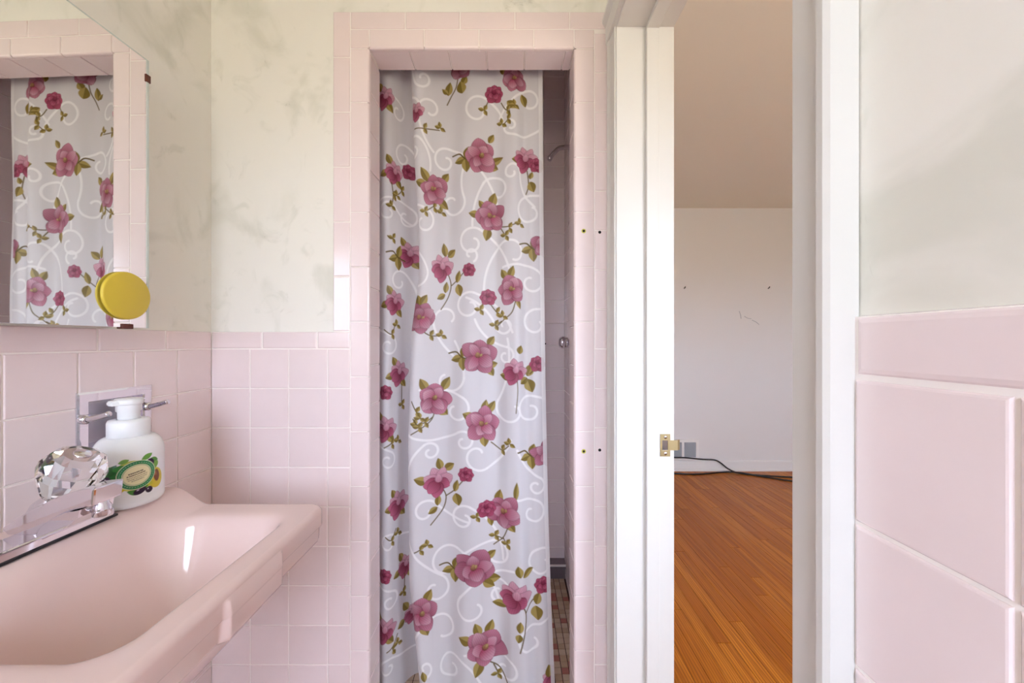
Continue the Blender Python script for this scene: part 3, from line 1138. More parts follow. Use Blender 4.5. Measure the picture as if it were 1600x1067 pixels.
def body_r(h):
    r = np.full_like(h, 0.0525)
    lo = h < 0.012
    r[lo] = 0.0525 - 0.010 * (1 - np.sqrt(np.clip(1 - (1 - h[lo] / 0.012) ** 2, 0, 1)))
    hi = h > 0.092
    q = (h[hi] - 0.092) / 0.040
    r[hi] = 0.030 + 0.0225 * np.sqrt(np.clip(1 - q ** 2.2, 0, 1))
    return r


rb_ = body_r(hz_)
# label print painted in unrolled millimetres; facing direction towards the camera
fa = math.atan2(-SBY, -SBX) + 0.10
ang = np.linspace(0, 2 * math.pi, NBA, endpoint=False)
dA = (ang - fa + math.pi) % (2 * math.pi) - math.pi
LU = dA[None, :] * 52.5 * np.ones((NBZ, 1))       # mm, to the right when seen from outside? (fixed below)
LV = (hz_[:, None] * 1000 - ART) * np.ones((1, NBA))
colr = np.ones((NBZ, NBA, 3)) * np.array(S(238, 242, 244)[:3])


def paint(c, mask, rgb):
    a = np.clip(mask, 0, 1)[..., None]
    c[...] = c * (1 - a) + np.array(S(*rgb)[:3]) * a


def ell(u, v, a, b, rot=0.0, soft=0.7):
    x, y = LU - u, LV - v
    cs, sn = math.cos(rot), math.sin(rot)
    xx, yy = x * cs + y * sn, -x * sn + y * cs
    d = np.sqrt((xx / a) ** 2 + (yy / b) ** 2)
    return np.clip((1 - d) * min(a, b) / soft + 0.5, 0, 1)


def leafm(u, v, L, W, rot, soft=0.7):
    x, y = LU - u, LV - v
    cs, sn = math.cos(rot), math.sin(rot)
    a, b = x * cs + y * sn, -x * sn + y * cs
    s = np.clip(a / L, 0, 1)
    w = W * np.sin(math.pi * s) ** 0.8
    return np.clip((w - np.abs(b)) / soft + 0.5, 0, 1) * ((a > 0) & (a < L))


ru = np.random.default_rng(4)
for (u, v, a, b, r_, rgb) in ((-30, 62, 17, 17, 0.2, (38, 110, 44)), (-24, 40, 16, 12, 0, (206, 186, 44)), (36, 44, 15, 20, 0.2, (214, 196, 60)), (8, 36, 22, 7, 0, (196, 198, 60)),
                              (30, 70, 12, 9, 0.4, (120, 170, 70)), (-4, 80, 14, 6, 0.1, (176, 190, 80)), (-36, 45, 12, 10, 0.3, (60, 120, 50))):
    paint(colr, ell(u, v, a, b, r_), rgb)
for (u, v, L, W, r_, rgb) in ((-36, 60, 26, 7, 1.0, (30, 92, 36)), (-28, 72, 22, 6, 0.2, (52, 134, 52)), (12, 84, 20, 5, 0.5, (96, 150, 60)), (0, 22, 26, 5, 0.5, (84, 152, 48)),
                              (26, 84, 16, 4, -0.4, (88, 146, 66)), (-8, 30, 22, 5, -0.4, (60, 128, 44)), (-20, 84, 16, 4, 0.3, (110, 160, 70)), (-44, 30, 20, 5, 0.9, (70, 130, 50))):
    paint(colr, leafm(u, v, L, W, r_), rgb)
for (u, v, a, b, r_) in ((-36, 53, 7, 9, 0.3), (-29, 47, 6, 7, -0.2), (10, 27, 10, 6, 0.4), (24, 25, 6, 6, 0), (26, 76, 7, 8, 0.2), (6, 79, 7, 4, 0.2), (-8, 74, 6, 4, 0.3), (-46, 60, 6, 8, 0)):
    paint(colr, ell(u, v, a, b, r_), (40, 22, 52))
    paint(colr, ell(u - a * 0.3, v + b * 0.3, a * 0.2, b * 0.2, r_), (190, 180, 200))
paint(colr, ell(38, 48, 6, 12, 0.1), (120, 66, 30))
paint(colr, ell(36, 52, 2, 4, 0.1), (160, 96, 50))
paint(colr, ell(6, 58, 29, 27, 0.3), (226, 232, 200))
paint(colr, ell(6, 58, 28, 26, 0.3), (30, 132, 76))
paint(colr, ell(6, 58, 21.5, 19.6, 0.3), (236, 232, 190))
paint(colr, ell(6, 58, 20.5, 18.6, 0.3) * (1 - ell(6, 58, 19.5, 17.6, 0.3)) * 0.7, (60, 140, 90))
# lettering too small to read: lines of dark strokes, and light strokes round the ring
for k, (w_, dv, rgb) in enumerate(((10, 5.5, (60, 60, 50)), (13, 1.6, (90, 84, 70)), (14, -2.4, (120, 112, 90)), (13, -5.8, (120, 112, 90)), (9, -9, (90, 90, 80)))):
    x = -w_
    while x < w_:
        q = ru.uniform(1.0, 2.0)
        uu_ = 6 + x * math.cos(0.22) - dv * math.sin(0.22)
        vv_ = 58 + x * math.sin(0.22) + dv * math.cos(0.22)
        paint(colr, ell(uu_, vv_, q * 0.7, 1.3 if k < 2 else 0.7, 0.22 + ru.uniform(-0.6, 0.6), 0.6) * 0.9, rgb)
        x += q + 0.9
for k in range(40):
    a = k / 40 * 2 * math.pi
    ex, ey = 24.7 * math.cos(a), 22.8 * math.sin(a)
    paint(colr, ell(6 + ex * math.cos(0.22) - ey * math.sin(0.22), 58 + ex * math.sin(0.22) + ey * math.cos(0.22), 0.8, 1.1, a, 0.6) * 0.55, (190, 222, 190))
BV = np.zeros((NBZ, NBA, 3))
BV[..., 0] = SBX + rb_[:, None] * np.cos(ang)[None, :]
BV[..., 1] = SBY + rb_[:, None] * np.sin(ang)[None, :]
BV[..., 2] = LZ + hz_[:, None]
q = np.arange(NBA)
qn = (q + 1) % NBA
fcs = []
for k in range(NBZ - 1):
    fcs.append(np.c_[k * NBA + q, k * NBA + qn, (k + 1) * NBA + qn, (k + 1) * NBA + q])
fcs = np.vstack(fcs).tolist()
fcs.append(list(range(NBA - 1, -1, -1)))
fcs.append(list(range((NBZ - 1) * NBA, NBZ * NBA)))
me = bpy.data.meshes.new('body')
me.from_pydata(BV.reshape(-1, 3).tolist(), [], fcs)
at = me.attributes.new('print', 'FLOAT_COLOR', 'POINT')
at.data.foreach_set('color', np.concatenate([colr, np.ones((NBZ, NBA, 1))], axis=2).astype(np.float32).ravel())
me.materials.append(M_LABEL)
sm = [True] * len(me.polygons)
sm[-1] = sm[-2] = False
me.polygons.foreach_set('use_smooth', sm)
bd = link('body', me, sb)
tag(bd, 'white body printed with a green oval label and olives')
zc = LZ + HB
lathe('collar', [(0.029, -0.002), (0.0315, 0.0), (0.0315, 0.026), (0.0295, 0.031), (0.018, 0.032)], M_WHITE, sb, (SBX, SBY, zc), (0, 0, 1), 40)
lathe('pump_neck', [(0.0165, 0.030), (0.0165, 0.046), (0.019, 0.048), (0.019, 0.062)], M_WHITE, sb, (SBX, SBY, zc), (0, 0, 1), 32)
hd = lathe('pump_head', [(0.0, 0.060), (0.0205, 0.060), (0.0215, 0.062), (0.0225, 0.068), (0.020, 0.0715), (0, 0.0725)], M_WHITE, sb, (SBX, SBY, zc), (0, 0, 1), 32)
nd = Vector((-0.35, -0.94, 0)).normalized()
pz = zc + 0.064
n0 = Vector((SBX, SBY, 0))
sd_ = Vector((-nd.y, nd.x, 0))
bm = bmesh.new()
pts_ = []
for (dst, hw, z0, z1) in ((0.004, 0.013, pz - 0.004, pz + 0.0075), (0.030, 0.009, pz - 0.004, pz + 0.005)):
    for (s_, z_) in ((-1, z0), (1, z0), (1, z1), (-1, z1)):
        v_ = n0 + nd * dst + sd_ * hw * s_
        pts_.append(bm.verts.new((v_.x, v_.y, z_)))
bm.faces.new(pts_[0:4])
bm.faces.new(pts_[4:8])
for i in range(4):
    bm.faces.new([pts_[i], pts_[(i + 1) % 4], pts_[4 + (i + 1) % 4], pts_[4 + i]])
bmesh.ops.recalc_face_normals(bm, faces=bm.faces)
bmesh.ops.bevel(bm, geom=bm.edges[:], offset=0.002, segments=2, affect='EDGES')
from_bm('nozzle', bm, M_WHITE, sb)

# ================================================================== recessed chrome holder
hl = empty('recessed_holder', (XL, 0.818, 0.945))
tag(hl, 'recessed chrome holder with two arms set in the pink tile', 'wall holder')
PY0, PY1, PZ0, PZ1 = 0.741, 0.8956, 0.945, 1.100
xf = XL + 0.0045
hy0, hy1, hz0, hz1 = 0.762, 0.876, 0.966, 1.079


def ring_plate():
    bm = bmesh.new()
    rects = []
    for (x, i) in ((XL - 0.001, 0.0), (XL + 0.003, 0.0), (xf, 0.0042)):
        rects.append([bm.verts.new(p) for p in ((x, PY0 + i, PZ0 + i), (x, PY1 - i, PZ0 + i), (x, PY1 - i, PZ1 - i), (x, PY0 + i, PZ1 - i))])
    for (x, i) in ((xf, -0.0015), (XL + 0.001, 0.0), (XL - 0.065, 0.0)):
        rects.append([bm.verts.new(p) for p in ((x, hy0 + i, hz0 + i), (x, hy1 - i, hz0 + i), (x, hy1 - i, hz1 - i), (x, hy0 + i, hz1 - i))])
    for A, Bq in zip(rects[:-1], rects[1:]):
        for i in range(4):
            bm.faces.new([A[i], A[(i + 1) % 4], Bq[(i + 1) % 4], Bq[i]])
    bm.faces.new(rects[-1])
    return bm


from_bm('recess_plate', ring_plate(), M_CHROME, hl)
for (yy, zz_) in ((0.7505, 1.048), (0.8790, 1.052)):
    arm = tube('arm', [(XL + 0.003, yy, zz_), (XL + 0.02, yy, zz_ + 0.001), (XL + 0.04, yy, zz_ + 0.006), (XL + 0.056, yy, zz_ + 0.011)], 0.0056, M_CHROME, hl, 12)
    lathe('arm_collar', [(0, -0.004), (0.0085, -0.004), (0.0095, 0.0), (0.0095, 0.008), (0.006, 0.011)], M_CHROME, arm, (XL + 0.004, yy, zz_), (1, 0, 0), 20)

# ================================================================== mirrored cabinet
MX, MY = -0.775, 0.820           # far edge of the mirror
MTH = math.radians(1.3)
MZ0, MZ1 = 1.2285, 1.798
NEAR = 0.60                      # length towards the camera
dm = Vector((math.sin(MTH), math.cos(MTH), 0))
nm = Vector((math.cos(MTH), -math.sin(MTH), 0))
mc_ = empty('medicine_cabinet', (XL, 0.52, MZ0))
tag(mc_, 'frameless mirrored cabinet door on the wall over the sink', 'mirror cabinet')


def mp3(a, b, z):                 # a along the mirror (negative = nearer), b out from the face
    v = Vector((MX, MY, 0)) + dm * a + nm * b
    return (v.x, v.y, z)


def slab(name, a0, a1, b0, b1, z0, z1, material, parent, bevel=0.0):
    bm = bmesh.new()
    v = [bm.verts.new(mp3(a, b, z)) for z in (z0, z1) for a, b in ((a0, b0), (a1, b0), (a1, b1), (a0, b1))]
    for f in ((0, 1, 2, 3), (7, 6, 5, 4), (0, 4, 5, 1), (1, 5, 6, 2), (2, 6, 7, 3), (3, 7, 4, 0)):
        bm.faces.new([v[i] for i in f])
    bmesh.ops.recalc_face_normals(bm, faces=bm.faces)
    if bevel:
        bmesh.ops.bevel(bm, geom=bm.edges[:], offset=bevel, segments=1, affect='EDGES')
    return from_bm(name, bm, material, parent)


slab('door_panel', -NEAR + 0.01, -0.006, -0.016, -0.0035, MZ0 + 0.004, MZ1 - 0.004, M_CABBODY, mc_)
gl = slab('mirror_glass', -NEAR, 0.0, -0.004, 0.0, MZ0, MZ1, M_MIRROR, mc_, 0.0004)
slab('glass_edge', -0.0045, 0.0006, -0.0042, 0.0006, MZ0, MZ1, M_GEDGE, gl)
slab('glass_edge', -NEAR, -0.0045, -0.0042, 0.0004, MZ1 - 0.0022, MZ1 + 0.0004, M_GEDGE, gl)
boxes('cabinet_body', [((XL - 0.0045, MY - NEAR + 0.02, MZ0 + 0.003), (XL + 0.028, MY - 0.012, MZ1 - 0.006))], M_CABBODY, mc_)
# bronze clips
zc1 = CAMZ + (533.5 - 124) * MY / F
for k in (0, 1):
    if k == 0:
        cl = slab('clip', -0.007, 0.0035, -0.010, 0.0025, zc1 - 0.008, zc1 + 0.008, M_BRONZE, mc_, 0.0008)
    else:
        ac = -0.045
        cl = slab('clip', ac - 0.011, ac + 0.011, -0.010, 0.003, MZ0 - 0.003, MZ0 + 0.007, M_BRONZE, mc_, 0.0008)
# round yellow disc stuck to the glass
da = -(MY - 0.770) - 0.0
dz = 1.2915
dsc = empty('yellow_disc', mp3(da, 0.0, dz - 0.0475))
tag(dsc, 'round yellow plastic disc stuck on the mirror corner', 'disc')
cpos = Vector(mp3(da, 0.0, dz))
lathe('cap', [(0, 0.0085), (0.044, 0.0085), (0.0465, 0.0075), (0.0475, 0.0055), (0.0475, 0.0030), (0.043, 0.0028)], M_YELLOW, dsc, cpos, nm, 56)
lathe('suction_base', [(0.043, 0.0035), (0.038, 0.0015), (0.040, 0.0), (0.0, -0.0002)], M_YELLOW, dsc, cpos, nm, 40)

# ================================================================== shower pipe and valve
sa = empty('shower_pipe', (SXR, 1.6, 1.99))
tag(sa, 'bare chrome shower pipe bending down from the tiled side wall', 'shower pipe')
zA = CAMZ + (533.5 - 231.5) * 1.6 / F
tube('bent_tube', [(SXR + 0.004, 1.6, zA + 0.004), (0.225, 1.6, zA + 0.004), (0.196, 1.6, zA - 0.001), (0.176, 1.6, zA - 0.018), (0.157, 1.6, zA - 0.042), (0.153, 1.6, zA - 0.047)], 0.0095, M_CHROME, sa, 16)
lathe('flange', [(0.011, 0.014), (0.020, 0.010), (0.030, 0.002), (0.031, -0.001)], M_CHROME, sa, (SXR, 1.6, zA + 0.004), (-1, 0, 0), 28)
tdir = Vector((-0.63, 0, -0.77))
lathe('pipe_end', [(0.0105, -0.014), (0.0115, -0.010), (0.0115, 0.0), (0.009, 0.002), (0.006, 0.0), (0.0, -0.006)], M_CHROME, sa, (0.1525, 1.6, zA - 0.0475), tdir, 20)
sv = empty('shower_valve', (SXR, 1.6, 1.2))
tag(sv, 'round chrome shower valve knob with escutcheon on tiled wall', 'shower valve')
lathe('escutcheon', [(0.0, 0.016), (0.022, 0.016), (0.04, 0.012), (0.075, 0.006), (0.085, 0.001), (0.085, -0.001)], M_CHROME, sv, (SXR, 1.6, 1.196), (-1, 0, 0), 40)
lathe('stem', [(0.014, 0.010), (0.014, 0.034)], M_CHROME, sv, (SXR, 1.6, 1.196), (-1, 0, 0), 24)
lathe('knob', [(0.013, 0.024), (0.022, 0.028), (0.025, 0.036), (0.0225, 0.040), (0.025, 0.046), (0.0255, 0.054), (0.021, 0.062), (0.012, 0.0655), (0, 0.066)], M_CHROME, sv, (SXR, 1.6, 1.196), (-1, 0, 0), 16)
for (px, py) in ((849.8, 523), (852, 537)):
    lathe('screw_hole', [(0, 0.0012), (0.004, 0.001), (0.0045, 0)], M_HOLE, wsb, ((px - 800) * SYB / F, SYB - 0.0006, CAMZ - (py - 533.5) * SYB / F), (0, -1, 0), 14, False)

# ================================================================== shower curtain
# plan of the hanging cloth: (x, y, weight of left-fold shift, weight of right-edge shift)
CP = [(-0.476, 1.232, 0, 0), (-0.440, 1.238, 0, 0), (-0.408, 1.203, 0, 0), (-0.385, 1.201, 0.0, 0), (-0.368, 1.228, 0.1, 0), (-0.352, 1.262, 0.3, 0), (-0.330, 1.278, 0.5, 0),
      (-0.300, 1.270, 0.8, 0), (-0.278, 1.250, 1, 0), (-0.292, 1.222, 1, 0), (-0.317, 1.203, 1, 0), (-0.298, 1.186, 0.9, 0), (-0.255, 1.195, 0.6, 0), (-0.205, 1.212, 0.3, 0),
      (-0.150, 1.198, 0.1, 0.1), (-0.100, 1.203, 0, 0.2), (-0.055, 1.214, 0, 0.4), (-0.020, 1.196, 0, 0.6), (0.010, 1.188, 0, 0.8), (0.036, 1.207, 0, 0.9), (0.062, 1.204, 0, 1), (0.096, 1.216, 0, 1)]
CPa = np.array(CP)
ZT, ZB = 2.085, 0.085
DZV = 0.00165
NV = int((ZT - ZB) / DZV) + 1
vz = np.linspace(ZT, ZB, NV)


def cr_basis(ncp, t):
    """Catmull-Rom weights: t in [0, ncp-1] -> (len(t), ncp)"""
    Bm = np.zeros((len(t), ncp))
    i = np.clip(np.floor(t).astype(int), 0, ncp - 2)
    f = t - i
    w = [0.5 * (-f + 2 * f ** 2 - f ** 3), 0.5 * (2 - 5 * f ** 2 + 3 * f ** 3), 0.5 * (f + 4 * f ** 2 - 3 * f ** 3), 0.5 * (-f ** 2 + f ** 3)]
    r = np.arange(len(t))
    for k in range(4):
        np.add.at(Bm, (r, np.clip(i - 1 + k, 0, ncp - 1)), w[k])
    return Bm


tf = np.linspace(0, len(CP) - 1, 4000)
Bf = cr_basis(len(CP), tf)
pl = Bf @ CPa[:, :2]
arc = np.r_[0, np.cumsum(np.hypot(*np.diff(pl, axis=0).T))]
LEN = arc[-1]
NU = int(LEN / 0.00165)
us = np.linspace(0, LEN, NU)
tu = np.interp(us, arc, tf)
Bu = cr_basis(len(CP), tu)
# photo height of each cloth row at the curtain plane, used for how folds wander on the way down
vy = 533.5 + (CAMZ - vz) * F / 1.205
foldx = np.interp(vy, [100, 250, 350, 430, 520, 700, 900, 1000, 1080], [645, 651, 658, 659, 646, 642, 643, 654, 662])
edgex = np.interp(vy, [100, 400, 600, 800, 950, 1080], [846, 848, 851, 855, 860, 866])
kk = np.ones(31) / 31
foldx = np.convolve(np.pad(foldx, 15, mode='edge'), kk, 'valid')
edgex = np.convolve(np.pad(edgex, 15, mode='edge'), kk, 'valid')
fs_ = (foldx - 645) / 498.0
es_ = (edgex - 846) / 494.0
X = (Bu @ CPa[:, 0])[None, :] + fs_[:, None] * (Bu @ CPa[:, 2])[None, :] + es_[:, None] * (Bu @ CPa[:, 3])[None, :]
grow = np.clip((ZT - vz) / (ZT - ZB), 0, 1)
Yc = (Bu @ CPa[:, 1])
Ym = 1.212
Y = Ym + (Yc[None, :] - Ym) * (0.72 + 0.5 * grow[:, None])
Y = Y + 0.0035 * np.sin(us[None, :] * 31 + vz[:, None] * 4.2) * np.sin(vz[:, None] * 5.1 + 0.6) + 0.0016 * np.sin(us[None, :] * 77 - vz[:, None] * 9)
Zc = np.repeat(vz[:, None], NU, 1)
# --- print
PXM = 1 / 497.0
white = np.array(S(236, 235, 238)[:3])
pc = np.ones((NV, NU, 3)) * white
pa = np.full((NV, NU), 0.86)
cu_fold = int(np.argmin(np.abs(us - np.interp(10.0, tf, arc))))     # left edge of the front panel
cu_back = int(np.argmin(np.abs(us - np.interp(7.5, tf, arc))))


def locate(px, py, part):
    z = CAMZ - (py - 533.5) * 1.205 / F
    for _ in range(3):
        r = int(np.clip(round((ZT - z) / (ZT - ZB) * (NV - 1)), 0, NV - 1))
        proj = 800 + F * X[r] / Y[r]
        lo, hi = (cu_fold, NU - 1) if part == 'm' else (int(NU * 0.02), cu_back)
        c = lo + int(np.argmin(np.abs(proj[lo:hi] - px)))
        z = CAMZ - (py - 533.5) * Y[r, c] / F
    return us[c], z


def win(u, v, r):
    """index window around a cloth point (metres)"""
    i0 = max(int((u - r) / LEN * (NU - 1)), 0)
    i1 = min(int((u + r) / LEN * (NU - 1)) + 2, NU)
    j0 = max(int((ZT - v - r) / (ZT - ZB) * (NV - 1)), 0)
    j1 = min(int((ZT - v + r) / (ZT - ZB) * (NV - 1)) + 2, NV)
    return i0, i1, j0, j1


def local(u, v, r):
    i0, i1, j0, j1 = win(u, v, r)
    if i1 <= i0 or j1 <= j0:
        return None
    dx = (us[i0:i1][None, :] - u) / PXM
    dy = (v - vz[j0:j1][:, None]) / PXM
    return (slice(j0, j1), slice(i0, i1)), dx, dy


def put(sl, a, rgb, opacity=0.97):
    a = np.clip(a, 0, 1)
    A = a[..., None]
    pc[sl] = pc[sl] * (1 - A) + rgb * A
    pa[sl] = pa[sl] * (1 - a) + opacity * a


LIN = lambda *c: np.array(S(*c)[:3])
P_TIP, P_MID, P_BASE, P_DARK = LIN(222, 174, 190), LIN(196, 128, 150), LIN(142, 52, 80), LIN(132, 46, 70)
L_A, L_B, L_V = LIN(132, 112, 48), LIN(172, 152, 84), LIN(92, 76, 34)


def petal(u, v, ox, oy, ang_, L, W, tip=P_TIP, base=P_BASE, power=0.8):
    """one petal; offsets in photo pixels on the cloth, angle in degrees (0 right, 90 up)"""
    r = (L + abs(ox) + abs(oy) + 4) * PXM
    q = local(u, v, r)
    if q is None:
        return
    sl, dx, dy = q
    a_ = math.radians(ang_)
    x, y = dx - ox, dy - oy
    a = x * math.cos(a_) - y * math.sin(a_)
    b = x * math.sin(a_) + y * math.cos(a_)
    s = np.clip(a / L, 0, 1)
    w = W * np.power(np.sin(math.pi * np.power(s, power)), 0.62) + 0.01
    m = np.clip(w - np.abs(b) + 0.5, 0, 1) * (a > -0.3) * (a < L + 0.3)
    t = np.clip(s, 0, 1) ** 1.15
    streak = 0.5 + 0.5 * np.cos(b * 2.2 + s * 2)
    edge = np.clip((w - np.abs(b)) / 2.0, 0, 1)
    c = base[None, None] * (1 - t[..., None]) + tip[None, None] * t[..., None]
    c = c * (0.86 + 0.14 * streak[..., None]) * (0.60 + 0.40 * edge[..., None])
    put(sl, m, c)


def leaf(u, v, ox, oy, ang_, L=17, W=6.0):
    r = (L + abs(ox) + abs(oy) + 4) * PXM
    q = local(u, v, r)
    if q is None:
        return
    sl, dx, dy = q
    a_ = math.radians(ang_)
    x, y = dx - ox, dy - oy
    a = x * math.cos(a_) - y * math.sin(a_)
    b = x * math.sin(a_) + y * math.cos(a_)
    s = np.clip(a / L, 0, 1)
    w = W * np.power(np.sin(math.pi * np.power(s, 0.85)), 0.9)
    m = np.clip(w - np.abs(b) + 0.5, 0, 1) * (a > 0) * (a < L)
    side = np.clip(b / 2 + 0.5, 0, 1)
    c = L_A[None, None] * (1 - side[..., None]) + L_B[None, None] * side[..., None]
    vein = np.exp(-(b / 0.7) ** 2)[..., None]
    c = c * (1 - 0.35 * vein)
    put(sl, m, c)


def stroke(pts, wd, rgb, amount=1.0, opacity=0.97):
    """polyline on the cloth (list of metres u,v); wd in photo pixels"""
    pts = np.array(pts)
    um, vm = pts.mean(0)
    r = max(np.abs(pts[:, 0] - um).max(), np.abs(pts[:, 1] - vm).max()) + 6 * PXM
    q = local(um, vm, r)
    if q is None:
        return
    sl, dx, dy = q
    D = np.full(np.broadcast(dx, dy).shape, 1e9)
    for (a, b) in zip(pts[:-1], pts[1:]):
        ax_, ay_ = (a[0] - um) / PXM, (vm - a[1]) / PXM
        bx_, by_ = (b[0] - um) / PXM, (vm - b[1]) / PXM
        ex, ey = bx_ - ax_, by_ - ay_
        L2 = ex * ex + ey * ey + 1e-9
        t = np.clip(((dx - ax_) * ex + (dy - ay_) * ey) / L2, 0, 1)
        D = np.minimum(D, np.hypot(dx - ax_ - t * ex, dy - ay_ - t * ey))
    put(sl, np.clip(wd / 2 - D + 0.5, 0, 1) * amount, rgb, opacity)


def curve(u, v, pts, wd=1.8, rgb=None):
    """smooth stem through photo-pixel offsets"""
    rgb = LIN(104, 88, 40) if rgb is None else rgb
    P = np.array(pts, float)
    t = np.linspace(0, len(P) - 1, 10 * len(P))
    Q = cr_basis(len(P), t) @ P
    stroke(np.c_[u + Q[:, 0] * PXM, v - Q[:, 1] * PXM], wd, rgb)


SCROLL = LIN(250, 250, 251)


def scroll(px, py, r, a0, turns, tail=0.0, tail_dir=0.0, part='m', wd=3.6):
    """white flocked curl: spiral inwards from radius r, starting at angle a0 (deg), plus a sweeping tail"""
    u, v = locate(px, py, part)
    n = 40
    k = np.linspace(0, 1, n)
    A = np.radians(a0) + k * turns * 2 * math.pi
    R = r * (1 - 0.72 * k ** 1.3)
    pts = np.c_[u + R * np.cos(A) * PXM, v + R * np.sin(A) * PXM]
    stroke(pts, wd, SCROLL, 0.92, 0.985)
    if tail:
        sg = 1 if turns > 0 else -1
        d = math.radians(a0) - sg * math.pi / 2
        k = np.linspace(0, 1, 24)
        bend = math.radians(tail_dir)
        hd_ = d + bend * k
        st = tail / 24
        xs = np.cumsum(np.cos(hd_)) * st
        ys = np.cumsum(np.sin(hd_)) * st
        p0 = pts[0]
        T2 = np.c_[p0[0] + np.r_[0, xs] * PXM, p0[1] + np.r_[0, ys] * PXM]
        stroke(T2, wd, SCROLL, 0.92, 0.985)


# white scroll work: px, py, radius, start angle, turns, tail length, tail bend
SCR = [(660, 122, 14, 200, 0.9, 40, -40), (624, 172, 17, 60, -0.9, 40, 50), (672, 172, 19, 180, -0.8, 70, 40), (747, 172, 22, 60, 0.95, 60, -50), (798, 196, 12, 250, -1.0, 60, 60),
       (826, 160, 18, 120, -0.8, 60, 30), (696, 252, 20, 70, 1.0, 130, -60), (632, 235, 22, 40, 1.0, 50, -50), (708, 318, 22, 20, -0.9, 60, -50), (800, 268, 14, 0, 1.0, 60, 50),
       (776, 300, 24, 150, -0.7, 70, 30), (828, 330, 24, 90, 0.9, 70, 60), (662, 345, 20, 60, -0.8, 80, 60), (738, 378, 23, 60, 1.0, 110, -60), (735, 398, 12, 300, 0.8, 0, 0),
       (655, 430, 22, 20, -0.7, 60, 50), (800, 398, 26, 140, -0.6, 80, 40), (830, 440, 20, 60, -0.9, 60, 50), (733, 478, 22, 70, 1.0, 90, -50), (700, 500, 24, 200, -0.6, 80, 40),
       (788, 508, 14, 200, 1.0, 70, 50), (838, 505, 22, 90, 0.8, 60, 40), (790, 556, 14, 80, -0.95, 70, -60), (828, 640, 22, 80, 1.0, 90, -50), (712, 640, 22, 60, -0.8, 70, 40),
       (700, 590, 26, 0, -0.6, 60, 30), (724, 690, 16, 120, -1.0, 90, -60), (748, 712, 24, 300, -0.7, 60, 40), (672, 706, 14, 130, -1.0, 70, 50), (838, 760, 14, 60, -1.0, 60, -40),
       (800, 640, 26, 150, 0.7, 100, 40), (725, 810, 20, 60, 1.0, 100, -60), (832, 800, 20, 80, -0.9, 60, 40), (665, 800, 18, 40, 0.9, 60, 40), (700, 880, 30, 60, 0.7, 110, -50),
       (775, 865, 22, 100, -0.8, 90, 50), (848, 880, 24, 80, 0.9, 60, -40), (780, 925, 20, 60, -0.9, 80, 40), (680, 920, 22, 60, -0.9, 90, -40), (690, 985, 28, 120, -0.6, 90, 50),
       (740, 950, 26, 140, 0.7, 100, -50), (705, 1040, 22, 60, 1.0, 80, -50), (830, 1000, 22, 100, 0.8, 80, 40), (790, 1045, 18, 60, -0.9, 70, 40), (664, 1046, 14, 200, 1.0, 50, 40)]
for s_ in SCR:
    scroll(*s_)
for s_ in ((622, 175, 16, 60, -0.9, 40, 50), (630, 245, 20, 40, 1.0, 60, -50), (634, 340, 18, 60, -0.9, 60, 50), (606, 330, 16, 40, 1, 40, 30), (624, 440, 18, 40, 0.9, 60, -40),
           (607, 540, 16, 60, -1, 60, 40), (606, 720, 14, 60, -1.0, 60, 40), (608, 850, 14, 60, 1.0, 50, 30), (610, 940, 14, 60, -1.0, 60, 40), (606, 1045, 14, 60, 1.0, 50, 30)):
    scroll(*s_, part='l', wd=3.2)


def flower_open(px, py, r=24, rot=0, part='m', stretch=1.0):
    """open magnolia, every bloom a little different"""
    u, v = locate(px, py, part)
    k = r / 24.0
    rf_ = np.random.default_rng(int(px * 7 + py * 13))
    tone = rf_.uniform(0.86, 1.02)
    a0 = rot + rf_.uniform(-25, 25)
    for q_ in range(5):
        a = a0 + q_ * 72 + rf_.uniform(-14, 14)
        petal(u, v, 0, 1 * k, a, rf_.uniform(21, 28) * k, rf_.uniform(9.5, 13) * k, LIN(206, 138, 160) * tone, P_BASE, rf_.uniform(0.85, 1.15))
    for q_ in range(4):
        a = a0 + 36 + q_ * 88 + rf_.uniform(-16, 16)
        petal(u, v, rf_.uniform(-2, 2), 1 * k, a, rf_.uniform(15, 22) * k, rf_.uniform(7, 10) * k, P_TIP * tone, P_BASE * rf_.uniform(1.0, 1.6), rf_.uniform(0.7, 1.0))
    petal(u, v, -1, 3 * k, 90 + rf_.uniform(-40, 40), 8 * k, 3.6 * k, LIN(196, 160, 104), LIN(120, 56, 56))
    petal(u, v, 1 * k, 1, 50 + rf_.uniform(-30, 30), 5 * k, 1.8 * k, LIN(216, 192, 130), LIN(160, 116, 70))


def flower_lily(px, py, r=22, rot=0, part='m'):
    u, v = locate(px, py, part)
    k = r / 22.0
    for a, L, W in ((110, 24, 8), (70, 23, 8), (30, 22, 9), (150, 22, 9)):
        petal(u, v, 0, 6 * k, a + rot, L * k, W * k, P_TIP, P_MID)
    for a, L, W in ((190, 20, 9), (-20, 16, 8), (-100, 22, 9), (225, 19, 9)):
        petal(u, v, 0, 4 * k, a + rot, L * k, W * k, LIN(206, 112, 144), P_DARK)
    petal(u, v, 0, 5 * k, 90 + rot, 12 * k, 5 * k, P_TIP, P_MID)


def bud(px, py, r=12, part='m', rot=0):
    u, v = locate(px, py, part)
    k = r / 12.0
    for a in (90, 45, 135, 0, 180, -50, 230):
        petal(u, v, 0, 2 * k, a + rot, 12.5 * k, 6.5 * k, LIN(186, 84, 116), P_DARK)
    for a in (110, 60, 0, 200, -80):
        petal(u, v, 0, 0, a + rot + 15, 8 * k, 4.5 * k, LIN(202, 106, 136), LIN(130, 36, 66))
    petal(u, v, -1, 2, 80, 6 * k, 3 * k, LIN(160, 60, 92), LIN(110, 28, 56))


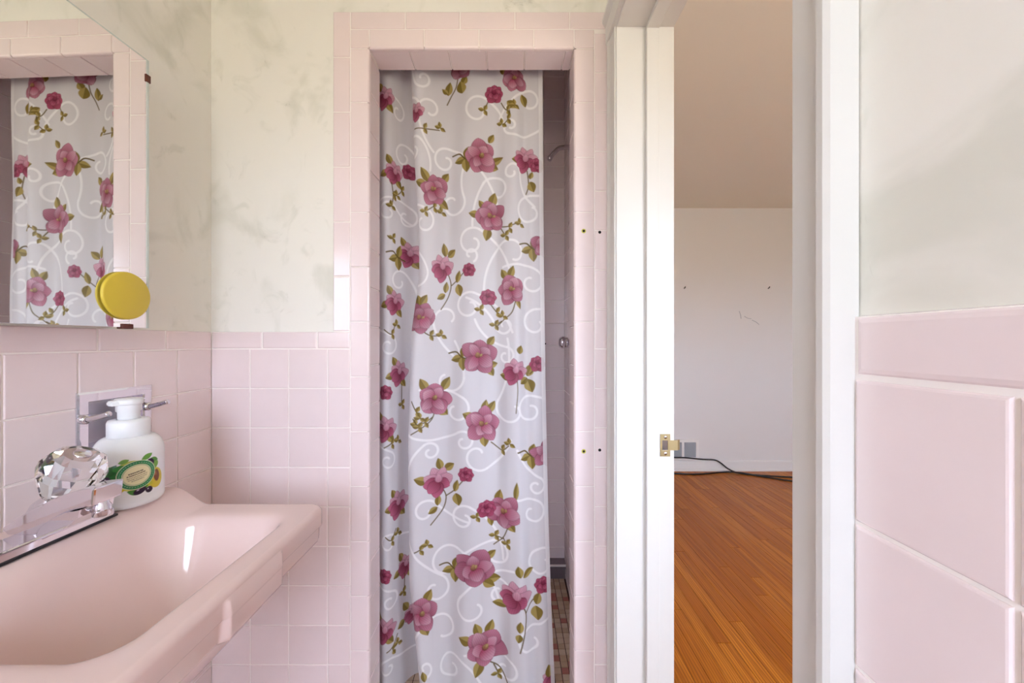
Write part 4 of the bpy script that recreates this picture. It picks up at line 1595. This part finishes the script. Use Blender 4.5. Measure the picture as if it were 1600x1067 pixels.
def leaves(px, py, lst, part='m'):
    u, v = locate(px, py, part)
    for l in lst:
        leaf(u, v, *l)


def stem(px, py, pts, part='m', wd=1.8):
    u, v = locate(px, py, part)
    curve(u, v, [(a - px, b - py) for a, b in pts], wd)


def three(px, py, part='m', flip=1):
    u, v = locate(px, py, part)
    leaf(u, v, 0, 0, 90 - 15 * flip, 20, 6)
    leaf(u, v, 0, 0, 195 if flip > 0 else -15, 19, 6)
    leaf(u, v, 0, 0, -85, 21, 7)
    curve(u, v, [(-22 * flip, -6), (-10 * flip, -8), (0, 0), (14 * flip, 4)], 2.4)


def vine(px, py, pts, part='m'):
    """thin stem with small star leaves at its ends"""
    stem(px, py, pts, part)
    for i, (a, b) in enumerate(pts[1:]):
        u, v = locate(a, b, part)
        leaf(u, v, 0, 0, 60 + 40 * i, 10, 3.4)
        leaf(u, v, 0, 0, -60 + 30 * i, 10, 3.2)
        if i == len(pts) - 2:
            leaf(u, v, 0, 0, 170, 10, 3.2)


# 1 top
stem(715, 122, [(716, 118), (712, 136), (704, 150), (697, 164)])
leaves(700, 150, [(0, 0, 80, 22, 6), (0, -2, 140, 12, 4)])
leaves(722, 140, [(0, -8, 60, 14, 6), (0, 6, 100, 20, 8)])
flower_open(716, 104, 22, 10)
# 2
leaves(792, 150, [(0, 8, -40, 20, 6), (26, -4, -70, 20, 6), (-8, -34, 80, 14, 6)])
vine(790, 160, [(782, 160), (792, 172), (804, 164)])
vine(796, 172, [(796, 172), (793, 186), (784, 194)])
vine(756, 170, [(764, 156), (756, 172)])
flower_open(803, 122, 22, 20)
bud(772, 146, 15)
# 3
three(727, 248)
leaves(764, 252, [(0, 4, 20, 26, 6), (-2, 6, -20, 18, 7), (0, -28, 60, 16, 5)])
flower_open(751, 243, 28, 18)
# 4
leaves(820, 252, [(-6, 2, 175, 18, 6)])
stem(824, 262, [(824, 268), (826, 290), (822, 304)])
leaves(828, 280, [(0, 4, -70, 18, 7), (0, 0, 70, 12, 4)])
flower_lily(820, 248, 22, -10)
bud(838, 257, 12)
# 5
leaves(678, 295, [(-8, -10, 120, 26, 7), (16, -12, 55, 18, 6), (6, 14, -40, 24, 7), (-12, -4, 160, 22, 7)])
vine(680, 315, [(684, 310), (678, 324), (690, 332)])
vine(676, 322, [(678, 322), (664, 330)])
flower_open(678, 296, 26, 0)
# 6
leaves(767, 338, [(0, -14, 75, 24, 7), (-10, -10, 125, 16, 5), (-18, 0, 170, 18, 6), (-4, 18, -100, 22, 7)])
vine(780, 352, [(776, 354), (795, 356), (812, 350)])
vine(780, 358, [(782, 356), (790, 368)])
flower_open(768, 338, 27, 14)
# 7
leaves(697, 402, [(0, 0, 100, 22, 6), (4, 0, 40, 18, 6)])
stem(700, 430, [(698, 424), (706, 445), (702, 465), (691, 484)])
stem(706, 446, [(706, 446), (718, 436), (730, 424)])
leaves(714, 442, [(0, 0, 75, 20, 5), (2, 2, -75, 20, 7)])
leaves(696, 458, [(0, 0, 85, 18, 5), (0, 2, 210, 16, 5)])
flower_lily(692, 416, 23, 0)
bud(733, 420, 11)
# 8
leaves(795, 440, [(0, -4, 70, 22, 6), (-4, -4, 120, 18, 6), (12, 26, -70, 18, 4)])
stem(790, 486, [(806, 470), (800, 488), (786, 500), (774, 510)])
vine(770, 484, [(764, 472), (776, 488), (786, 494)])
vine(752, 478, [(756, 470), (750, 484)])
vine(780, 506, [(784, 502), (774, 508)])
flower_open(799, 452, 25, 30)
bud(763, 463, 13)
# 9
leaves(654, 482, [(0, -4, 110, 18, 7), (2, -4, 60, 20, 7)])
vine(664, 520, [(656, 514), (672, 524), (690, 524)])
flower_open(658, 496, 26, 20)
# 10
three(832, 388)
flower_open(850, 384, 20, 0)
# 11
three(722, 558)
leaves(754, 562, [(8, -22, 55, 18, 6), (6, 10, 15, 18, 6), (8, 10, -60, 18, 6)])
flower_open(748, 556, 28, 16)
# 12
leaves(806, 588, [(-4, 2, 170, 22, 7), (6, -34, 75, 14, 6)])
stem(808, 590, [(808, 590), (809, 612), (806, 645)], wd=1.4)
leaves(824, 590, [(0, -2, 70, 22, 7), (0, 2, -70, 22, 9), (0, 0, 215, 16, 6)])
stem(828, 580, [(828, 584), (838, 574)])
flower_lily(805, 578, 22, -15)
bud(840, 567, 13)
# 13
leaves(678, 622, [(-10, -10, 120, 24, 7), (12, -12, 60, 24, 7), (6, 14, -40, 20, 8)])
stem(672, 660, [(680, 640), (674, 656), (660, 668), (644, 678)])
vine(668, 650, [(676, 652), (664, 660), (650, 664)])
vine(648, 640, [(642, 628), (650, 644), (656, 654)])
flower_open(678, 622, 27, 8)
# 14
leaves(756, 660, [(0, -14, 80, 22, 6), (-14, -6, 155, 20, 7), (0, 18, -85, 20, 7), (6, -14, 60, 22, 6)])
vine(776, 698, [(768, 690), (784, 702), (796, 694)])
flower_open(756, 662, 27, 20)
# 15
leaves(690, 736, [(0, -2, 105, 20, 6), (4, -2, 35, 20, 6)])
leaves(676, 752, [(-6, 0, 165, 22, 7)])
stem(694, 765, [(690, 760), (697, 775), (692, 795), (674, 816)])
stem(697, 774, [(697, 774), (710, 764), (724, 748)])
leaves(710, 768, [(0, 0, 75, 20, 5), (2, 2, -75, 20, 8)])
leaves(684, 790, [(0, 0, 85, 18, 5), (0, 2, 210, 16, 5)])
flower_lily(685, 748, 25, 0)
bud(728, 740, 12)
# 16
leaves(782, 792, [(-4, -4, 80, 24, 7), (24, -12, 85, 30, 4), (10, 20, -50, 20, 7), (-16, 12, -80, 18, 5)])
stem(788, 830, [(794, 824), (786, 840), (772, 852)])
vine(776, 842, [(786, 840), (774, 836)])
vine(788, 846, [(786, 840), (792, 850)])
vine(746, 806, [(754, 800), (744, 808)])
flower_open(789, 800, 28, 26)
bud(760, 793, 14)
# 17
three(830, 712)
flower_open(853, 706, 24, 0)
# 18
three(710, 888)
leaves(752, 896, [(6, -22, 40, 20, 6), (4, 10, 5, 24, 8), (2, 12, -30, 20, 7)])
flower_open(741, 888, 31, 8)
# 19
leaves(814, 908, [(0, -4, 100, 18, 6), (4, -4, 30, 20, 6)])
leaves(800, 950, [(-8, 2, 165, 22, 6)])
stem(818, 960, [(814, 944), (822, 960), (820, 985), (812, 1020)])
stem(822, 958, [(822, 958), (836, 942), (848, 928)])
leaves(838, 944, [(0, 0, 75, 20, 6), (0, 2, -85, 22, 9)])
leaves(812, 990, [(0, 0, 85, 18, 5), (0, 2, -100, 14, 5)])
flower_lily(806, 932, 27, -12)
bud(849, 912, 14)
# 20
leaves(656, 960, [(8, -14, 60, 24, 7), (2, 14, -70, 22, 9)])
flower_open(658, 960, 27, 6)
# 21
leaves(757, 1012, [(-6, -18, 110, 22, 7), (4, -18, 70, 24, 7), (-18, -10, 160, 22, 8), (-4, 18, -110, 28, 8)])
stem(776, 1040, [(768, 1030), (782, 1044), (792, 1064)])
vine(774, 1050, [(772, 1036), (778, 1052)])
flower_open(757, 1012, 31, 12)
# hem
flower_lily(868, 1052, 22, 0)
leaves(858, 1058, [(0, 0, 90, 20, 6)])
leaves(664, 1066, [(0, 0, 100, 16, 6)])
# small sprig by the fold
vine(654, 202, [(646, 200), (662, 200), (688, 200)])
vine(652, 858, [(648, 864), (656, 860), (668, 852)])
flower_lily(650, 172, 16, 0)
vine(652, 658, [(646, 655), (654, 668)])
# left fold
for (x_, y_, r_) in ((602, 150, 20), (617, 268, 20), (640, 396, 22), (617, 470, 21), (624, 580, 22), (602, 668, 22), (622, 784, 24), (634, 880, 20), (600, 985, 22), (644, 955, 16)):
    leaves(x_, y_, [(-6, -8, 120, 18, 6), (2, 10, -50, 20, 6), (-12, 4, 200, 16, 6)], 'l')
    flower_lily(x_, y_, r_, -12, 'l')
for (x_, y_, r_) in ((638, 268, 13), (602, 612, 12), (600, 900, 12)):
    bud(x_, y_, r_, 'l')
for pts in (((612, 285), (615, 305), (612, 322)), ((625, 285), (628, 298), (620, 306)), ((600, 515), (612, 522), (620, 508)), ((600, 700), (612, 694), (622, 688)),
            ((602, 840), (612, 846), (622, 832)), ((606, 368), (614, 372)), ((628, 600), (628, 632)), ((632, 896), (630, 925)), ((604, 1020), (614, 1016), (622, 1004))):
    vine(pts[0][0], pts[0][1], list(pts), 'l')
three(622, 402, 'l')
# hems: doubled cloth along both side edges
pa[:, -9:] = 0.97
pc[:, -9:] = pc[:, -9:] * 0.15 + LIN(246, 246, 247) * 0.85
pa[:12, :] = 0.95

sc_e = empty('shower_curtain', (-0.16, 1.21, ZB))
tag(sc_e, 'sheer white shower curtain printed with pink magnolias and white scrolls', 'curtain')
nv = NV * NU
me = bpy.data.meshes.new('cloth')
me.vertices.add(nv)
co = np.stack([X, Y, Zc], axis=2).reshape(-1, 3)
co_l = co - np.array([-0.16, 1.21, ZB])
me.vertices.foreach_set('co', co_l.astype(np.float32).ravel())
ii = (np.arange(NV - 1)[:, None] * NU + np.arange(NU - 1)[None, :]).ravel()
quads = np.stack([ii, ii + NU, ii + NU + 1, ii + 1], axis=1).astype(np.int32)
nq = len(quads)
me.loops.add(nq * 4)
me.loops.foreach_set('vertex_index', quads.ravel())
me.polygons.add(nq)
me.polygons.foreach_set('loop_start', np.arange(0, nq * 4, 4, dtype=np.int32))
me.polygons.foreach_set('loop_total', np.full(nq, 4, dtype=np.int32))
me.polygons.foreach_set('use_smooth', np.ones(nq, dtype=bool))
me.update(calc_edges=True)
at = me.attributes.new('print', 'FLOAT_COLOR', 'POINT')
at.data.foreach_set('color', np.concatenate([pc, pa[..., None]], axis=2).astype(np.float32).ravel())
me.materials.append(M_CURTAIN)
cl = bpy.data.objects.new('cloth', me)
COL.objects.link(cl)
cl.parent = sc_e
# hooks (behind the head of the opening) and the rod they hang on
RODZ = 2.125
top_cols = np.linspace(10, NU - 12, 10).astype(int)
for c_ in top_cols:
    x_, y_ = X[0, c_], Y[0, c_]
    tube('hook', [(x_, y_, ZT - 0.012), (x_, y_ - 0.004, ZT + 0.01), (x_, 1.212 - 0.016, RODZ), (x_, 1.212, RODZ + 0.016), (x_, 1.212 + 0.016, RODZ), (x_, 1.212 + 0.012, RODZ - 0.012)],
         0.0018, M_CHROME, sc_e, 6, True, 4)
rd = tube('curtain_rod', [(SXL - 0.002, 1.212, RODZ), (0, 1.212, RODZ), (SXR + 0.002, 1.212, RODZ)], 0.0125, M_CHROME, None, 18)
tag(rd, 'straight chrome curtain rod above the shower curtain', 'rod')
